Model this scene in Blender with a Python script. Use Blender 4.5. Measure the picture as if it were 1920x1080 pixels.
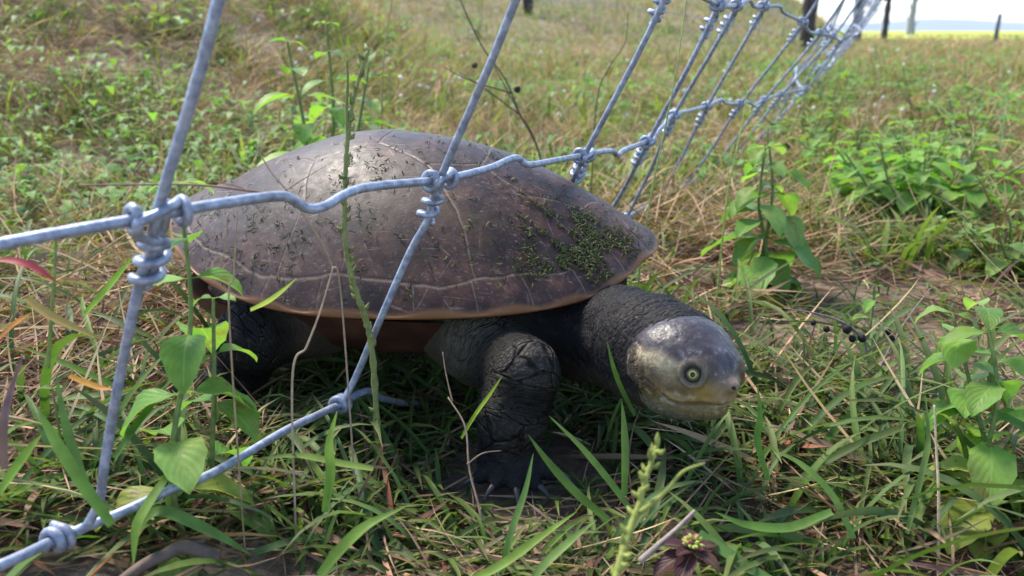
import bpy, math, numpy as np
from mathutils import Vector
R = math.radians
sc = bpy.context.scene
for o in list(bpy.data.objects): bpy.data.objects.remove(o, do_unlink=True)
C = sc.collection
# ------------------------------------------------------------ camera, sky, sun, exposure
FPX, PITCH, CAMH = 1598.0, R(16.8), 0.22
cs, sn = math.cos(PITCH), math.sin(PITCH)
cam = bpy.data.objects.new('camera', bpy.data.cameras.new('camera')); C.objects.link(cam)
cam.location = (0, 0, CAMH); cam.rotation_euler = (R(90) - PITCH, 0, 0)
cam.data.sensor_width = 36.0; cam.data.lens = 36.0 * FPX / 1920
cam.data.clip_start = 0.01; cam.data.clip_end = 8000
cam.data.dof.use_dof = True; cam.data.dof.focus_distance = 0.41
cam.data.dof.aperture_fstop = 15.0
sc.camera = cam
SUN_EL, SUN_AZ = R(56), R(-42)            # azimuth from +Y, negative = to the left
w = bpy.data.worlds.new('World'); sc.world = w; w.use_nodes = True
nt = w.node_tree; bg = nt.nodes['Background']
sky = nt.nodes.new('ShaderNodeTexSky'); sky.sky_type = 'NISHITA'; sky.sun_disc = False
sky.sun_elevation = SUN_EL; sky.sun_rotation = SUN_AZ
sky.air_density = 1.0; sky.dust_density = .6; sky.ozone_density = 1.5
nt.links.new(sky.outputs[0], bg.inputs[0]); bg.inputs[1].default_value = 0.15
sl = bpy.data.lights.new('sun', 'SUN'); sl.energy = 3.1; sl.angle = R(16); sl.color = (1, .92, .79)
sun = bpy.data.objects.new('sun', sl); C.objects.link(sun)
sd = Vector((math.sin(SUN_AZ) * math.cos(SUN_EL), math.cos(SUN_AZ) * math.cos(SUN_EL), math.sin(SUN_EL)))
sun.rotation_euler = sd.to_track_quat('Z', 'Y').to_euler(); sun.location = sd * 5
sc.view_settings.view_transform = 'Standard'; sc.view_settings.look = 'None'
sc.view_settings.gamma = 1; sc.view_settings.exposure = 1.45
sc.cycles.max_bounces = 6; sc.cycles.transparent_max_bounces = 8

# ------------------------------------------------------------ helpers
rng = np.random.default_rng(11)
def at(px, py, D):
    X = (px - 960) / FPX * D; v = (py - 540) / FPX * D
    return np.array((X, D * cs - v * sn, CAMH - D * sn - v * cs))
def _h(ix, iy, iz, seed):
    n = (ix * 374761393 + iy * 668265263 + iz * 2147483647 + seed * 974634777) & 0xffffffff
    n = ((n ^ (n >> 13)) * 1274126177) & 0xffffffff
    return ((n ^ (n >> 16)) & 0xffff) / 65535.0
def vnoise(P, scale, seed=0):
    P = np.atleast_2d(P) * scale + 1000.0
    i = np.floor(P).astype(np.int64); f = P - i; f = f * f * (3 - 2 * f)
    r = 0
    for dx in (0, 1):
        for dy in (0, 1):
            for dz in (0, 1):
                wgt = (f[:, 0] if dx else 1 - f[:, 0]) * (f[:, 1] if dy else 1 - f[:, 1]) * (f[:, 2] if dz else 1 - f[:, 2])
                r = r + wgt * _h(i[:, 0] + dx, i[:, 1] + dy, i[:, 2] + dz, seed)
    return r
def fbm(P, scale, seed=0, o=4):
    r = 0; a = .5; t = 0
    for k in range(o):
        r = r + a * vnoise(P, scale * 2 ** k, seed + k); t += a; a *= .5
    return r / t
def sstep(a, b, x):
    t = np.clip((x - a) / (b - a), 0, 1); return t * t * (3 - 2 * t)
def p3(x, y): return np.stack([x, y, np.zeros_like(x)], 1)
def ground_z(x, y):
    x = np.atleast_1d(np.asarray(x, float)); y = np.atleast_1d(np.asarray(y, float))
    z = 0.008 + 0.030 * sstep(-.03, -.22, x) * sstep(.95, .55, y)
    z += 0.004 * (fbm(p3(x, y), 14, 3) - .5) * 2 + 0.0035 * (fbm(p3(x, y), 60, 5, 3) - .5) * 2
    z += 0.03 * (fbm(p3(x, y), 1.6, 9, 3) - .5) * 2 * sstep(.8, 2.0, y)
    dl = np.clip(.365 * y - x, 0, 60); an = x / np.clip(y, .3, None)
    z += .95 * sstep(5.0, 12, y) * (1 - np.exp(-1.5 * dl)) * sstep(400, 60, y)
    z += 1.25 * sstep(.75, 4.5, y) * sstep(.0, -.55, an) * sstep(400, 60, y)
    return z
def hit(px, py):
    for D in np.exp(np.linspace(math.log(.28), math.log(60), 700)):
        p = at(px, py, D)
        if p[2] < gz(p[0], p[1]): break
    return np.array((p[0], p[1], gz(p[0], p[1]))), D
def gz(x, y): return float(ground_z(x, y)[0])

def setp(o, label=None, cat=None, group=None, kind=None):
    if label: o['label'] = label
    if cat: o['category'] = cat
    if group: o['group'] = group
    if kind: o['kind'] = kind
    return o
def empty(name, loc, label, cat, group=None):
    o = bpy.data.objects.new(name, None); C.objects.link(o); o.location = tuple(float(v) for v in loc)
    o.empty_display_size = .02
    return setp(o, label, cat, group)
def mesh(name, V, F, mat, parent=None, cols=None, attrs=None, uv=None, smooth=True):
    """V world coordinates; F list of int arrays (n,3)/(n,4)."""
    V = np.asarray(V, np.float32).reshape(-1, 3)
    if parent is not None:
        off = np.zeros(3); q = parent
        while q is not None: off += np.array(q.location); q = q.parent
        V = V - off.astype(np.float32)
    Fs = [np.asarray(f, np.int32) for f in (F if isinstance(F, list) else [F]) if len(f)]
    me = bpy.data.meshes.new(name)
    me.vertices.add(len(V)); me.vertices.foreach_set('co', V.ravel())
    lv = np.concatenate([f.ravel() for f in Fs]); tot = np.concatenate([np.full(len(f), f.shape[1], np.int32) for f in Fs])
    st = np.concatenate([[0], np.cumsum(tot)[:-1]]).astype(np.int32)
    me.loops.add(len(lv)); me.loops.foreach_set('vertex_index', lv)
    me.polygons.add(len(tot)); me.polygons.foreach_set('loop_start', st); me.polygons.foreach_set('loop_total', tot)
    if cols is not None:
        a = me.color_attributes.new('Col', 'FLOAT_COLOR', 'POINT')
        a.data.foreach_set('color', np.concatenate([cols, np.ones((len(V), 1))], 1).astype(np.float32).ravel())
    for k, v in (attrs or {}).items():
        v = np.asarray(v, np.float32)
        a = me.attributes.new(k, 'FLOAT_VECTOR' if v.ndim == 2 else 'FLOAT', 'POINT')
        a.data.foreach_set('vector' if v.ndim == 2 else 'value', v.ravel())
    me.update(calc_edges=True); me.validate()
    if smooth: me.polygons.foreach_set('use_smooth', np.ones(len(me.polygons), bool))
    me.materials.append(mat)
    o = bpy.data.objects.new(name, me); C.objects.link(o)
    if parent is not None: o.parent = parent
    return o

class MB:
    """collects pieces into one mesh"""
    def __init__(s): s.V = []; s.F3 = []; s.F4 = []; s.c = []; s.n = 0; s.t = []
    def add(s, V, F, col=(1, 1, 1), t=None):
        V = np.asarray(V, float); F = np.asarray(F) + s.n
        s.V.append(V); (s.F3 if F.shape[1] == 3 else s.F4).append(F)
        s.c.append(np.broadcast_to(np.asarray(col, float), (len(V), 3)))
        s.t.append(np.zeros((len(V), 3)) if t is None else np.asarray(t, float)); s.n += len(V)
    def build(s, name, mat, parent=None, smooth=True):
        F = []
        if s.F3: F.append(np.concatenate(s.F3))
        if s.F4: F.append(np.concatenate(s.F4))
        return mesh(name, np.concatenate(s.V), F, mat, parent, cols=np.concatenate(s.c), attrs={'lc': np.concatenate(s.t)}, smooth=smooth)

def spline(P, per=6):
    P = np.asarray(P, float)
    if len(P) < 3: return np.array([P[0] * (1 - t) + P[-1] * t for t in np.linspace(0, 1, per + 1)])
    Q = np.vstack([2 * P[0] - P[1], P, 2 * P[-1] - P[-2]]); out = []
    for i in range(1, len(Q) - 2):
        p0, p1, p2, p3_ = Q[i - 1], Q[i], Q[i + 1], Q[i + 2]
        for t in np.arange(per) / per:
            out.append(.5 * (2 * p1 + (p2 - p0) * t + (2 * p0 - 5 * p1 + 4 * p2 - p3_) * t * t + (3 * p1 - p0 - 3 * p2 + p3_) * t ** 3))
    out.append(P[-1]); return np.array(out)
def nrm(v): return v / (np.linalg.norm(v, axis=-1, keepdims=True) + 1e-12)
def frames(P):
    T = nrm(np.gradient(P, axis=0)); N = np.zeros_like(P)
    a = np.array((0, 0, 1.)) if abs(T[0][2]) < .9 else np.array((1., 0, 0))
    n = nrm(a - T[0] * (a @ T[0]))
    for i in range(len(P)):
        n = nrm(n - T[i] * (n @ T[i])); N[i] = n
    return T, N, np.cross(T, N)
def tube(P, r, n=8, cap=True):
    P = np.asarray(P, float); T, N, B = frames(P); r = np.broadcast_to(np.asarray(r, float), (len(P),))
    a = np.arange(n) / n * 2 * math.pi
    V = P[:, None] + r[:, None, None] * (np.cos(a)[None, :, None] * N[:, None] + np.sin(a)[None, :, None] * B[:, None])
    V = V.reshape(-1, 3); m = len(P)
    i = np.arange(m - 1)[:, None] * n; j = np.arange(n)[None]; j2 = (j + 1) % n
    F = np.stack([i + j, i + j2, i + n + j2, i + n + j], -1).reshape(-1, 4)
    if cap:
        V = np.vstack([V, P[0] - T[0] * r[0] * .4, P[-1] + T[-1] * r[-1] * .4])
        a0, a1 = m * n, m * n + 1; jj = np.arange(n); k = (jj + 1) % n
        c0 = np.stack([np.full(n, a0), k, jj, jj], -1); b = (m - 1) * n
        c1 = np.stack([np.full(n, a1), b + jj, b + k, b + k], -1)
        return V, F, np.vstack([c0[:, :3], c1[:, :3]])
    return V, F, None
def add_tube(mb, P, r, n=8, col=(1, 1, 1)):
    V, F, c = tube(P, r, n); k = mb.n
    mb.V.append(V); mb.F4.append(F + k); mb.F3.append(c + k)
    mb.c.append(np.broadcast_to(np.asarray(col, float), (len(V), 3))); mb.t.append(np.zeros((len(V), 3))); mb.n += len(V)

class M:
    """material builder"""
    def __init__(s, name):
        s.m = bpy.data.materials.new(name); s.m.use_nodes = True; s.t = s.m.node_tree
        s.b = s.t.nodes['Principled BSDF']; s.out = s.t.nodes['Material Output']
    def n(s, typ, props=None, **inp):
        x = s.t.nodes.new(typ)
        for k, v in (props or {}).items(): setattr(x, k, v)
        for k, v in inp.items():
            k = k.replace('_', ' ')
            if hasattr(v, 'is_output'): s.t.links.new(v, x.inputs[k])
            else: x.inputs[k].default_value = v
        return x
    def l(s, a, b): s.t.links.new(a, b)
    def attr(s, name): return s.n('ShaderNodeAttribute', {'attribute_name': name})
    def noise(s, vec, scale, detail=4, rough=.5, dist=0):
        return s.n('ShaderNodeTexNoise', None, Vector=vec, Scale=scale, Detail=detail, Roughness=rough, Distortion=dist).outputs['Fac']
    def ramp(s, fac, stops):
        x = s.n('ShaderNodeValToRGB', None, Fac=fac); e = x.color_ramp.elements
        while len(e) < len(stops): e.new(.5)
        for k, (p, c) in enumerate(stops):
            e[k].position = p; e[k].color = (*c, 1) if len(c) == 3 else c
        return x.outputs[0]
    def mix(s, fac, a, b, mode='MIX'):
        x = s.t.nodes.new('ShaderNodeMix'); x.data_type = 'RGBA'; x.blend_type = mode
        for idx, v in ((0, fac), (6, a), (7, b)):
            if hasattr(v, 'is_output'): s.l(v, x.inputs[idx])
            else: x.inputs[idx].default_value = v if idx == 0 else (*v, 1)
        return x.outputs[2]
    def math(s, op, a, b=0.0, clamp=False):
        x = s.t.nodes.new('ShaderNodeMath'); x.operation = op; x.use_clamp = clamp
        for i, v in ((0, a), (1, b)):
            if hasattr(v, 'is_output'): s.l(v, x.inputs[i])
            else: x.inputs[i].default_value = v
        return x.outputs[0]
    def bump(s, h, strength=.5, dist=.001, prev=None):
        x = s.n('ShaderNodeBump', None, Height=h, Strength=strength, Distance=dist)
        if prev: s.l(prev, x.inputs['Normal'])
        return x.outputs[0]
    def set(s, **k):
        for a, v in k.items():
            a = a.replace('_', ' ')
            if hasattr(v, 'is_output'): s.l(v, s.b.inputs[a])
            else: s.b.inputs[a].default_value = (*v, 1) if isinstance(v, tuple) and len(v) == 3 else v
    def obj(s): return s.n('ShaderNodeTexCoord').outputs['Object']

# ------------------------------------------------------------ materials
def mat_leaf(name, trans=.35, rough=.45, veins=False):
    m = M(name); col = m.attr('Col').outputs['Color']
    nz = m.noise(m.obj(), 220, 3)
    yl = m.ramp(m.noise(m.obj(), 45, 3), [(.45, (0, 0, 0)), (.7, (.5, .5, .5))])
    col = m.mix(yl, col, (.24, .24, .06)) if veins else col
    c = m.mix(.35, col, m.ramp(nz, [(.3, (.45, .45, .45)), (.7, (1, 1, 1))]), 'MULTIPLY')
    if veins:
        lc = m.n('ShaderNodeSeparateXYZ', None, Vector=m.attr('lc').outputs['Vector'])
        across, along = lc.outputs[0], lc.outputs[1]
        ab = m.math('ABSOLUTE', across)
        ph = m.math('SUBTRACT', m.math('MULTIPLY', along, 7.0), m.math('MULTIPLY', ab, 3.2))
        fr = m.math('ABSOLUTE', m.math('SUBTRACT', m.math('FRACT', ph), .5))
        v = m.math('LESS_THAN', fr, .06)
        mid = m.math('LESS_THAN', ab, .05)
        vv = m.math('MAXIMUM', m.math('MULTIPLY', v, .5), mid)
        c = m.mix(m.math('MULTIPLY', vv, .35), c, (.30, .38, .13))
        m.set(Normal=m.bump(m.math('SUBTRACT', fr, m.math('MULTIPLY', vv, .5)), .35, .0006))
        spots = m.ramp(m.noise(m.obj(), 90, 4), [(.62, (0, 0, 0)), (.66, (1, 1, 1))])
        c = m.mix(m.math('MULTIPLY', spots, .6), c, (.16, .10, .04))
    m.set(Base_Color=c, Roughness=rough, Specular_IOR_Level=.14)
    tr = m.n('ShaderNodeBsdfTranslucent', None, Color=m.mix(.5, c, (1, 1, .35), 'MULTIPLY'))
    tr2 = m.mix(1.0, c, (1.7, 1.9, .8), 'MULTIPLY'); m.l(tr2, tr.inputs['Color'])
    ms = m.n('ShaderNodeMixShader', None, Fac=trans)
    m.l(m.b.outputs[0], ms.inputs[1]); m.l(tr.outputs[0], ms.inputs[2]); m.l(ms.outputs[0], m.out.inputs['Surface'])
    return m.m
MAT = {}
MAT['grass'] = mat_leaf('grass blade', .30, .5)
MAT['straw'] = mat_leaf('dry straw', .12, .7)
MAT['leaf'] = mat_leaf('herb leaf', .38, .42, True)
MAT['weed'] = mat_leaf('weed leaf', .35, .5)
m = M('stem'); c = m.attr('Col').outputs['Color']; nz = m.noise(m.obj(), 300, 3)
m.set(Base_Color=m.mix(.5, c, m.ramp(nz, [(.35, (.4, .4, .4)), (.65, (1, 1, 1))]), 'MULTIPLY'), Roughness=.7, Specular_IOR_Level=.2, Normal=m.bump(nz, .5, .0005)); MAT['stem'] = m.m

m = M('soil and litter'); P = m.n('ShaderNodeNewGeometry').outputs['Position']
n1 = m.noise(P, 9, 6, .65); n2 = m.noise(P, 70, 6, .7); n3 = m.noise(P, 400, 4, .7)
soil = m.ramp(n2, [(.25, (.032, .020, .015)), (.5, (.095, .058, .042)), (.75, (.22, .135, .098))])
dry = m.ramp(n2, [(.25, (.10, .072, .05)), (.55, (.26, .19, .14)), (.8, (.42, .33, .24))])
gs = m.n('ShaderNodeSeparateXYZ', None, Vector=P)
c = m.mix(m.ramp(n1, [(.42, (0, 0, 0)), (.6, (1, 1, 1))]), soil, dry)
far = m.n('ShaderNodeMapRange', None, Value=gs.outputs[1]); far.inputs[1].default_value = 3; far.inputs[2].default_value = 14
nf = m.noise(P, 1.1, 5, .6)
fcol = m.ramp(nf, [(.3, (.06, .10, .025)), (.5, (.15, .17, .06)), (.62, (.22, .19, .10)), (.8, (.10, .16, .04))])
c = m.mix(far.outputs[0], c, fcol)
vf = m.n('ShaderNodeMapRange', None, Value=gs.outputs[1]); vf.inputs[1].default_value = 17; vf.inputs[2].default_value = 24
c = m.mix(vf.outputs[0], c, m.ramp(m.noise(P, .03, 4), [(.4, (.30, .36, .05)), (.6, (.42, .42, .08))]))
m.set(Base_Color=c, Roughness=.9, Specular_IOR_Level=.2, Normal=m.bump(n3, .6, .002, m.bump(n2, .8, .006))); MAT['ground'] = m.m

m = M('galvanised wire'); P = m.n('ShaderNodeNewGeometry').outputs['Position']
n1 = m.noise(P, 260, 5, .65); n2 = m.noise(P, 1300, 3, .6); n3 = m.noise(P, 75, 4, .6)
zc = m.ramp(n1, [(.3, (.13, .148, .20)), (.5, (.25, .285, .375)), (.72, (.43, .47, .56))])
zc = m.mix(m.ramp(n3, [(.52, (0, 0, 0)), (.68, (.55, .55, .55))]), zc, (.15, .135, .13))
m.set(Base_Color=zc, Metallic=.35,
      Roughness=m.ramp(n1, [(.3, (.6, .6, .6)), (.7, (.36, .36, .36))]), Normal=m.bump(n2, .35, .0004, m.bump(n1, .3, .0006)))
MAT['wire'] = m.m
m = M('rough dark timber'); P = m.obj()
mp = m.n('ShaderNodeMapping', None, Vector=P); mp.inputs['Scale'].default_value = (30, 30, 3)
n1 = m.noise(mp.outputs[0], 1.5, 6, .6)
m.set(Base_Color=m.ramp(n1, [(.3, (.018, .014, .014)), (.7, (.075, .055, .05))]), Roughness=.9, Normal=m.bump(n1, .8, .01)); MAT['post'] = m.m
m = M('distant hills'); m.set(Base_Color=(.10, .15, .17), Roughness=1.0, Specular_IOR_Level=.0); MAT['hill'] = m.m

# ------------------------------------------------------------ ground, hills
ys = np.concatenate([np.arange(-.6, .15, .03), np.arange(.15, 1.3, .006), 1.3 * 1.028 ** np.arange(0, 290)])
ys = ys[ys < 3230]
us = np.concatenate([np.linspace(-1, 1, 260)])
hw = 0.75 * np.clip(ys, .25, None) + .5
X = us[None] * hw[:, None]; Y = np.repeat(ys[:, None], len(us), 1)
Z = ground_z(X.ravel(), Y.ravel())
ny, nx = X.shape; i = np.arange(ny - 1)[:, None] * nx + np.arange(nx - 1)[None]
F = np.stack([i, i + 1, i + nx + 1, i + nx], -1).reshape(-1, 4)
setp(mesh('ground', np.stack([X.ravel(), Y.ravel(), Z], 1), F, MAT['ground']), kind='structure')
hx = np.linspace(-2500, 3200, 120); mbv = []
for row, (yy, hh) in enumerate(((2600, 0), (2900, 1), (3200, 0))):
    mbv.append(np.stack([hx, np.full_like(hx, yy), -2 + hh * (12 + 34 * fbm(p3(hx, hx * 0), .0022, 4, 4))], 1))
V = np.concatenate(mbv); n = 120; i = np.concatenate([np.arange(n - 1), n + np.arange(n - 1)])
setp(mesh('hills', V, np.stack([i, i + 1, i + n + 1, i + n], 1), MAT['hill']), kind='structure')
# ------------------------------------------------------------ turtle
SC = np.array((-.062, .487, .0)); SY = R(-12.0); SA, SB, SH = .140, .107, .071
cy_, sy_ = math.cos(SY), math.sin(SY)
def sh_world(l, w, z):      # shell local -> world (w>0 is the turtle's left, away from the camera)
    return np.stack([SC[0] + l * cy_ - w * sy_, SC[1] + l * sy_ + w * cy_, z], -1)
def sh_rim(th):
    # outline: pointed in front, broad behind; th=0 is the front
    c, s = np.cos(th), np.sin(th); ex = np.where(c > 0, .80, 1.0)
    c = np.sign(c) * np.abs(c) ** ex; s = np.sign(s) * np.abs(s) ** ex
    rx = np.where(c > 0, SA * (1.0 + .035 * np.exp(-(th / .16) ** 2)), SA * .96)
    k = 1 + .05 * np.cos(th - math.pi) * np.abs(s)
    return rx * c, SB * k * s * (1 - .05 * np.clip(c, 0, 1) ** 2)
def sh_zrim(th):
    c, s = np.cos(th), np.sin(th)
    return .091 + .013 * np.clip(c, 0, 1) ** 7 + .025 * np.clip(-c, 0, 1) ** 2.2 + .004 * np.clip(s, 0, 1)
def sh_surf(th, rho):
    l, wv = sh_rim(th); c = np.cos(th)
    zr = sh_zrim(th)
    off = -.012                                    # apex a little behind the middle
    bk = np.clip(-c, 0, 1)
    g = np.clip(1 - rho ** (2.15 - .45 * bk), 0, 1) ** (.86 + .16 * bk)
    g = g * (1 - .05 * np.clip(c, 0, 1) * rho)
    H = .1655 - zr
    flare = .0035 * sstep(.86, 1.0, rho) * np.clip(.3 + np.clip(c, 0, 1), 0, 1)
    z = zr + H * g + flare + .0065 * sstep(.72, .97, rho) * bk ** 3
    return l * rho + off * (1 - rho ** 1.5), wv * rho, z
turtle = empty('turtle', (-.05, .45, .012), 'dark domed freshwater turtle with pale cheeks pushing through the wire fence', 'turtle')

# seams of the scutes as segments in (l, |w|) plan
def polar(th, rho):
    l, wv, z = sh_surf(np.array([th]), np.array([rho])); return np.array((l[0], abs(wv[0])))
vb = [(.112, 0.0), (.104, .022), (.080, .036), (.052, .027), (.026, .040), (-.004, .028), (-.036, .040), (-.064, .027), (-.088, .036), (-.112, .020)]
segs = []
for a, b in zip(vb[:-1], vb[1:]): segs.append((np.array(a), np.array(b)))
for k in (3, 5, 7): segs.append((np.array((vb[k][0], 0)), np.array(vb[k])))
RIN = .925
ths = np.linspace(0, math.pi, 60)
ring = [polar(t, RIN + .006 * math.sin(11 * t)) for t in ths]
for a, b in zip(ring[:-1], ring[1:]): segs.append((a, b))
for k, t in ((2, .50), (4, 1.12), (6, 1.83), (8, 2.48)):
    e = polar(t, RIN); a = np.array(vb[k]); mid = (a + e) / 2 + np.array((.004, 0))
    segs += [(a, mid), (mid, e)]
for t in (.10, .36, .66, .92, 1.14, 1.36, 1.62, 1.86, 2.10, 2.35, 2.62, 2.9):
    segs.append((polar(t, RIN), polar(t + .012, 1.0)))
NT, NR = 1300, 300
th = np.linspace(-math.pi, math.pi, NT, endpoint=False); rh = np.linspace(0.004, 1, NR) ** .9
TH, RH = np.meshgrid(th, rh, indexing='ij')
l, wv, z = sh_surf(TH.ravel(), RH.ravel())
PL = np.stack([l, np.abs(wv)], 1)
PLj = PL + (np.stack([fbm(p3(l, wv), 60, 31, 3), fbm(p3(l, wv), 60, 41, 3)], 1) - .5) * .004
ds = np.full(len(l), 1.0)
for a, b in segs:
    ab = b - a; t = np.clip(((PLj - a) @ ab) / (ab @ ab), 0, 1)
    ds = np.minimum(ds, np.linalg.norm(PLj - a - t[:, None] * ab, axis=1))
rr = RH.ravel()
wp = sh_world(l, wv, z)
# relief: shallow seams, faint growth rings and worn dents
z2 = z - .0003 * np.exp(-(ds / .0006) ** 2) + .0018 * (fbm(wp, 24, 51, 3) - .5) + .0003 * (fbm(wp, 140, 52, 3) - .5)
# wavy edge with a notch at each marginal seam
edge = sstep(.93, 1, rr)
z2 += edge * .0012 * np.sin(TH.ravel() * 23)
Vt = sh_world(l, wv, z2)
# lip and underside
rings = []
for inset, dz in ((.002, -.0008), (.001, -.0020), (-.004, -.0026), (-.016, -.0020), (-.05, .006)):
    lr, wr = sh_rim(th); zr = sh_surf(th, np.ones_like(th))[2]
    n_ = nrm(np.stack([lr, wr], 1)); rings.append(sh_world(lr + n_[:, 0] * inset * .6, wr + n_[:, 1] * inset * .6, zr + dz))
ll = np.stack([r.reshape(NT, 3) for r in rings], 1)          # NT x 5
G = np.concatenate([Vt.reshape(NT, NR, 3), ll], 1); NQ = NR + 5
i = np.arange(NT)[:, None]; j = np.arange(NQ - 1)[None]; i2 = (i + 1) % NT
F = np.stack([i * NQ + j, i * NQ + j + 1, i2 * NQ + j + 1, i2 * NQ + j], -1).reshape(-1, 4)
ctr = NT * NQ
Vall = np.vstack([G.reshape(-1, 3), sh_world(np.array([-.012]), np.array([0.]), np.array([z2.max() - .0002]))])
ii = np.arange(NT); F3 = np.stack([np.full(NT, ctr), ii * NQ, ((ii + 1) % NT) * NQ], 1)
seam = np.ones((NT, NQ)); seam[:, :NR] = ds.reshape(NT, NR); seam = np.append(seam.ravel(), 1)
rho_a = np.ones((NT, NQ)) * 1.05; rho_a[:, :NR] = RH; rho_a = np.append(rho_a.ravel(), 0)
ll_ = (Vall[:, 0] - SC[0]) * cy_ + (Vall[:, 1] - SC[1]) * sy_
silt = np.clip(.12 + .75 * sstep(.035, -.045, ll_) + .9 * (fbm(Vall, 22, 203, 3) - .5), .04, 1) + .25 * sstep(.125, .16, Vall[:, 2])
m = M('carapace'); P = m.n('ShaderNodeNewGeometry').outputs['Position']
sm = m.attr('seam').outputs['Fac']; ra = m.attr('rho').outputs['Fac']
n0 = m.noise(P, 16, 4, .6); n1 = m.noise(P, 45, 6, .62, .4); n2 = m.noise(P, 240, 5, .7); n3 = m.noise(P, 900, 3, .6)
base = m.ramp(n1, [(.30, (.018, .010, .009)), (.46, (.040, .020, .017)), (.60, (.080, .036, .024)), (.78, (.15, .066, .032))])
base = m.mix(m.ramp(n0, [(.45, (0, 0, 0)), (.62, (.7, .7, .7))]), base, (.024, .016, .018))
# rusty brown low on the marginals
low = m.ramp(ra, [(.80, (0, 0, 0)), (.97, (1, 1, 1))])
base = m.mix(m.math('MULTIPLY', low, m.ramp(n0, [(.4, (.02, .02, .02)), (.62, (.40, .40, .40))])), base, (.15, .062, .03))
# pale dried silt film, thicker in dents
film = m.math('MULTIPLY', m.ramp(n2, [(.36, (0, 0, 0)), (.66, (1, 1, 1))]), m.attr('silt').outputs['Fac'])
base = m.mix(m.math('MULTIPLY', film, .55), base, (.092, .073, .077))
scr = m.n('ShaderNodeTexVoronoi', {'feature': 'DISTANCE_TO_EDGE'}, Vector=m.n('ShaderNodeMapping', None, Vector=P).outputs[0], Scale=34)
crack = m.math('LESS_THAN', scr.outputs[0], .010)
base = m.mix(m.math('MULTIPLY', m.math('MULTIPLY', crack, m.ramp(n1, [(.5, (0, 0, 0)), (.6, (1, 1, 1))])), .35), base, (.36, .29, .26))
spk = m.ramp(m.noise(P, 620, 3, .6), [(.60, (0, 0, 0)), (.68, (1, 1, 1))])
base = m.mix(m.math('MULTIPLY', spk, .45), base, (.24, .20, .18))
blt = m.ramp(m.noise(P, 95, 5, .75, .6), [(.42, (.28, .25, .25)), (.62, (.95, .92, .92))])
base = m.mix(.75, base, blt, 'MULTIPLY')
stz = m.n('ShaderNodeMapping', None, Vector=P); stz.inputs['Rotation'].default_value = (0, .5, .4); stz.inputs['Scale'].default_value = (60, 900, 500)
scr2 = m.ramp(m.noise(stz.outputs[0], 1.0, 2, .5), [(.66, (0, 0, 0)), (.72, (1, 1, 1))])
base = m.mix(m.math('MULTIPLY', scr2, .30), base, (.30, .25, .24))
# algae and fine mud in patches
al = m.ramp(m.noise(P, 26, 5, .7), [(.55, (0, 0, 0)), (.66, (1, 1, 1))])
al2 = m.ramp(m.noise(P, 420, 3, .7), [(.50, (0, 0, 0)), (.58, (1, 1, 1))])
base = m.mix(m.math('MULTIPLY', m.math('MULTIPLY', al, al2), .85), base, (.035, .038, .014))
sl_ = m.ramp(m.math('MULTIPLY', sm, 300.0), [(0, (1, 1, 1)), (.05, (.9, .9, .9)), (.17, (0, 0, 0))])
dk = m.ramp(m.math('MULTIPLY', sm, 300.0), [(0, (1, 1, 1)), (.6, (0, 0, 0))])
base = m.mix(m.math('MULTIPLY', dk, .45), base, (.022, .013, .011))
base = m.mix(m.math('MULTIPLY', sl_, m.ramp(n2, [(.35, (.25, .25, .25)), (.6, (.7, .7, .7))])), base, (.20, .14, .10))
rim = m.ramp(ra, [(.985, (0, 0, 0)), (1.0, (1, 1, 1))]); rim.node.color_ramp.elements[0].position = .992
base = m.mix(m.math('MULTIPLY', rim, .8), base, (.20, .085, .03))
m.set(Base_Color=base, Roughness=m.ramp(n2, [(.3, (.40, .40, .40)), (.7, (.62, .62, .62))]), Specular_IOR_Level=.27,
      Coat_Weight=.0, Coat_Roughness=.30,
      Normal=m.bump(n3, .15, .0004, m.bump(n2, .18, .0006)))
MAT['shell'] = m.m
mesh('carapace', Vall, [F, F3], MAT['shell'], turtle, attrs={'seam': seam, 'rho': rho_a, 'silt': silt})

# ---- algae tufts stuck to the shell (one part: nobody could count the flecks)
def shell_pts(th, rho):
    l, wv, z = sh_surf(th, rho); e = 1e-3
    p = sh_world(l, wv, z)
    l1, w1, z1 = sh_surf(th + e, rho); l2, w2, z2_ = sh_surf(th, np.clip(rho + e, 0, 1.001))
    n = nrm(np.cross(sh_world(l2, w2, z2_) - p, sh_world(l1, w1, z1) - p)); n *= np.sign(n[:, 2:3] + 1e-9)
    return p, n
cl = [(-.50, .90, .13, .05, 900), (-.34, .84, .10, .05, 500), (-.78, .90, .14, .05, 420), (-.24, .94, .10, .03, 260), (-.60, .76, .12, .06, 260), (-1.55, .52, .10, .06, 160), (-1.4, .35, .2, .06, 90),
      (-1.9, .70, .35, .16, 200), (-2.3, .82, .3, .10, 300), (-1.6, .82, .4, .12, 130), (-1.0, .5, .5, .2, 90), (-.3, .45, .3, .12, 150), (-2.0, .85, .5, .08, 240)]
TT, RR, = [], []
for a, b, sa, sb, n in cl:
    TT.append(rng.normal(a, sa, n)); RR.append(np.clip(rng.normal(b, sb, n), .05, .985))
TT = np.concatenate(TT); RR = np.concatenate(RR)
keep = (fbm(p3(TT * .12, RR * .12), 120, 77, 3) > .47) & ((TT > -.95) & (TT < 0) | (rng.uniform(size=len(TT)) < .6)); TT, RR = TT[keep], RR[keep]
p, n = shell_pts(TT, RR); N_ = len(p)
t1 = nrm(np.cross(n, rng.normal(size=(N_, 3)))); t2 = np.cross(n, t1)
L = rng.uniform(.0012, .0046, N_)[:, None]; W = rng.uniform(.0002, .0005, N_)[:, None]
cv = rng.normal(0, .35, (N_, 1))
pts = []
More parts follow.
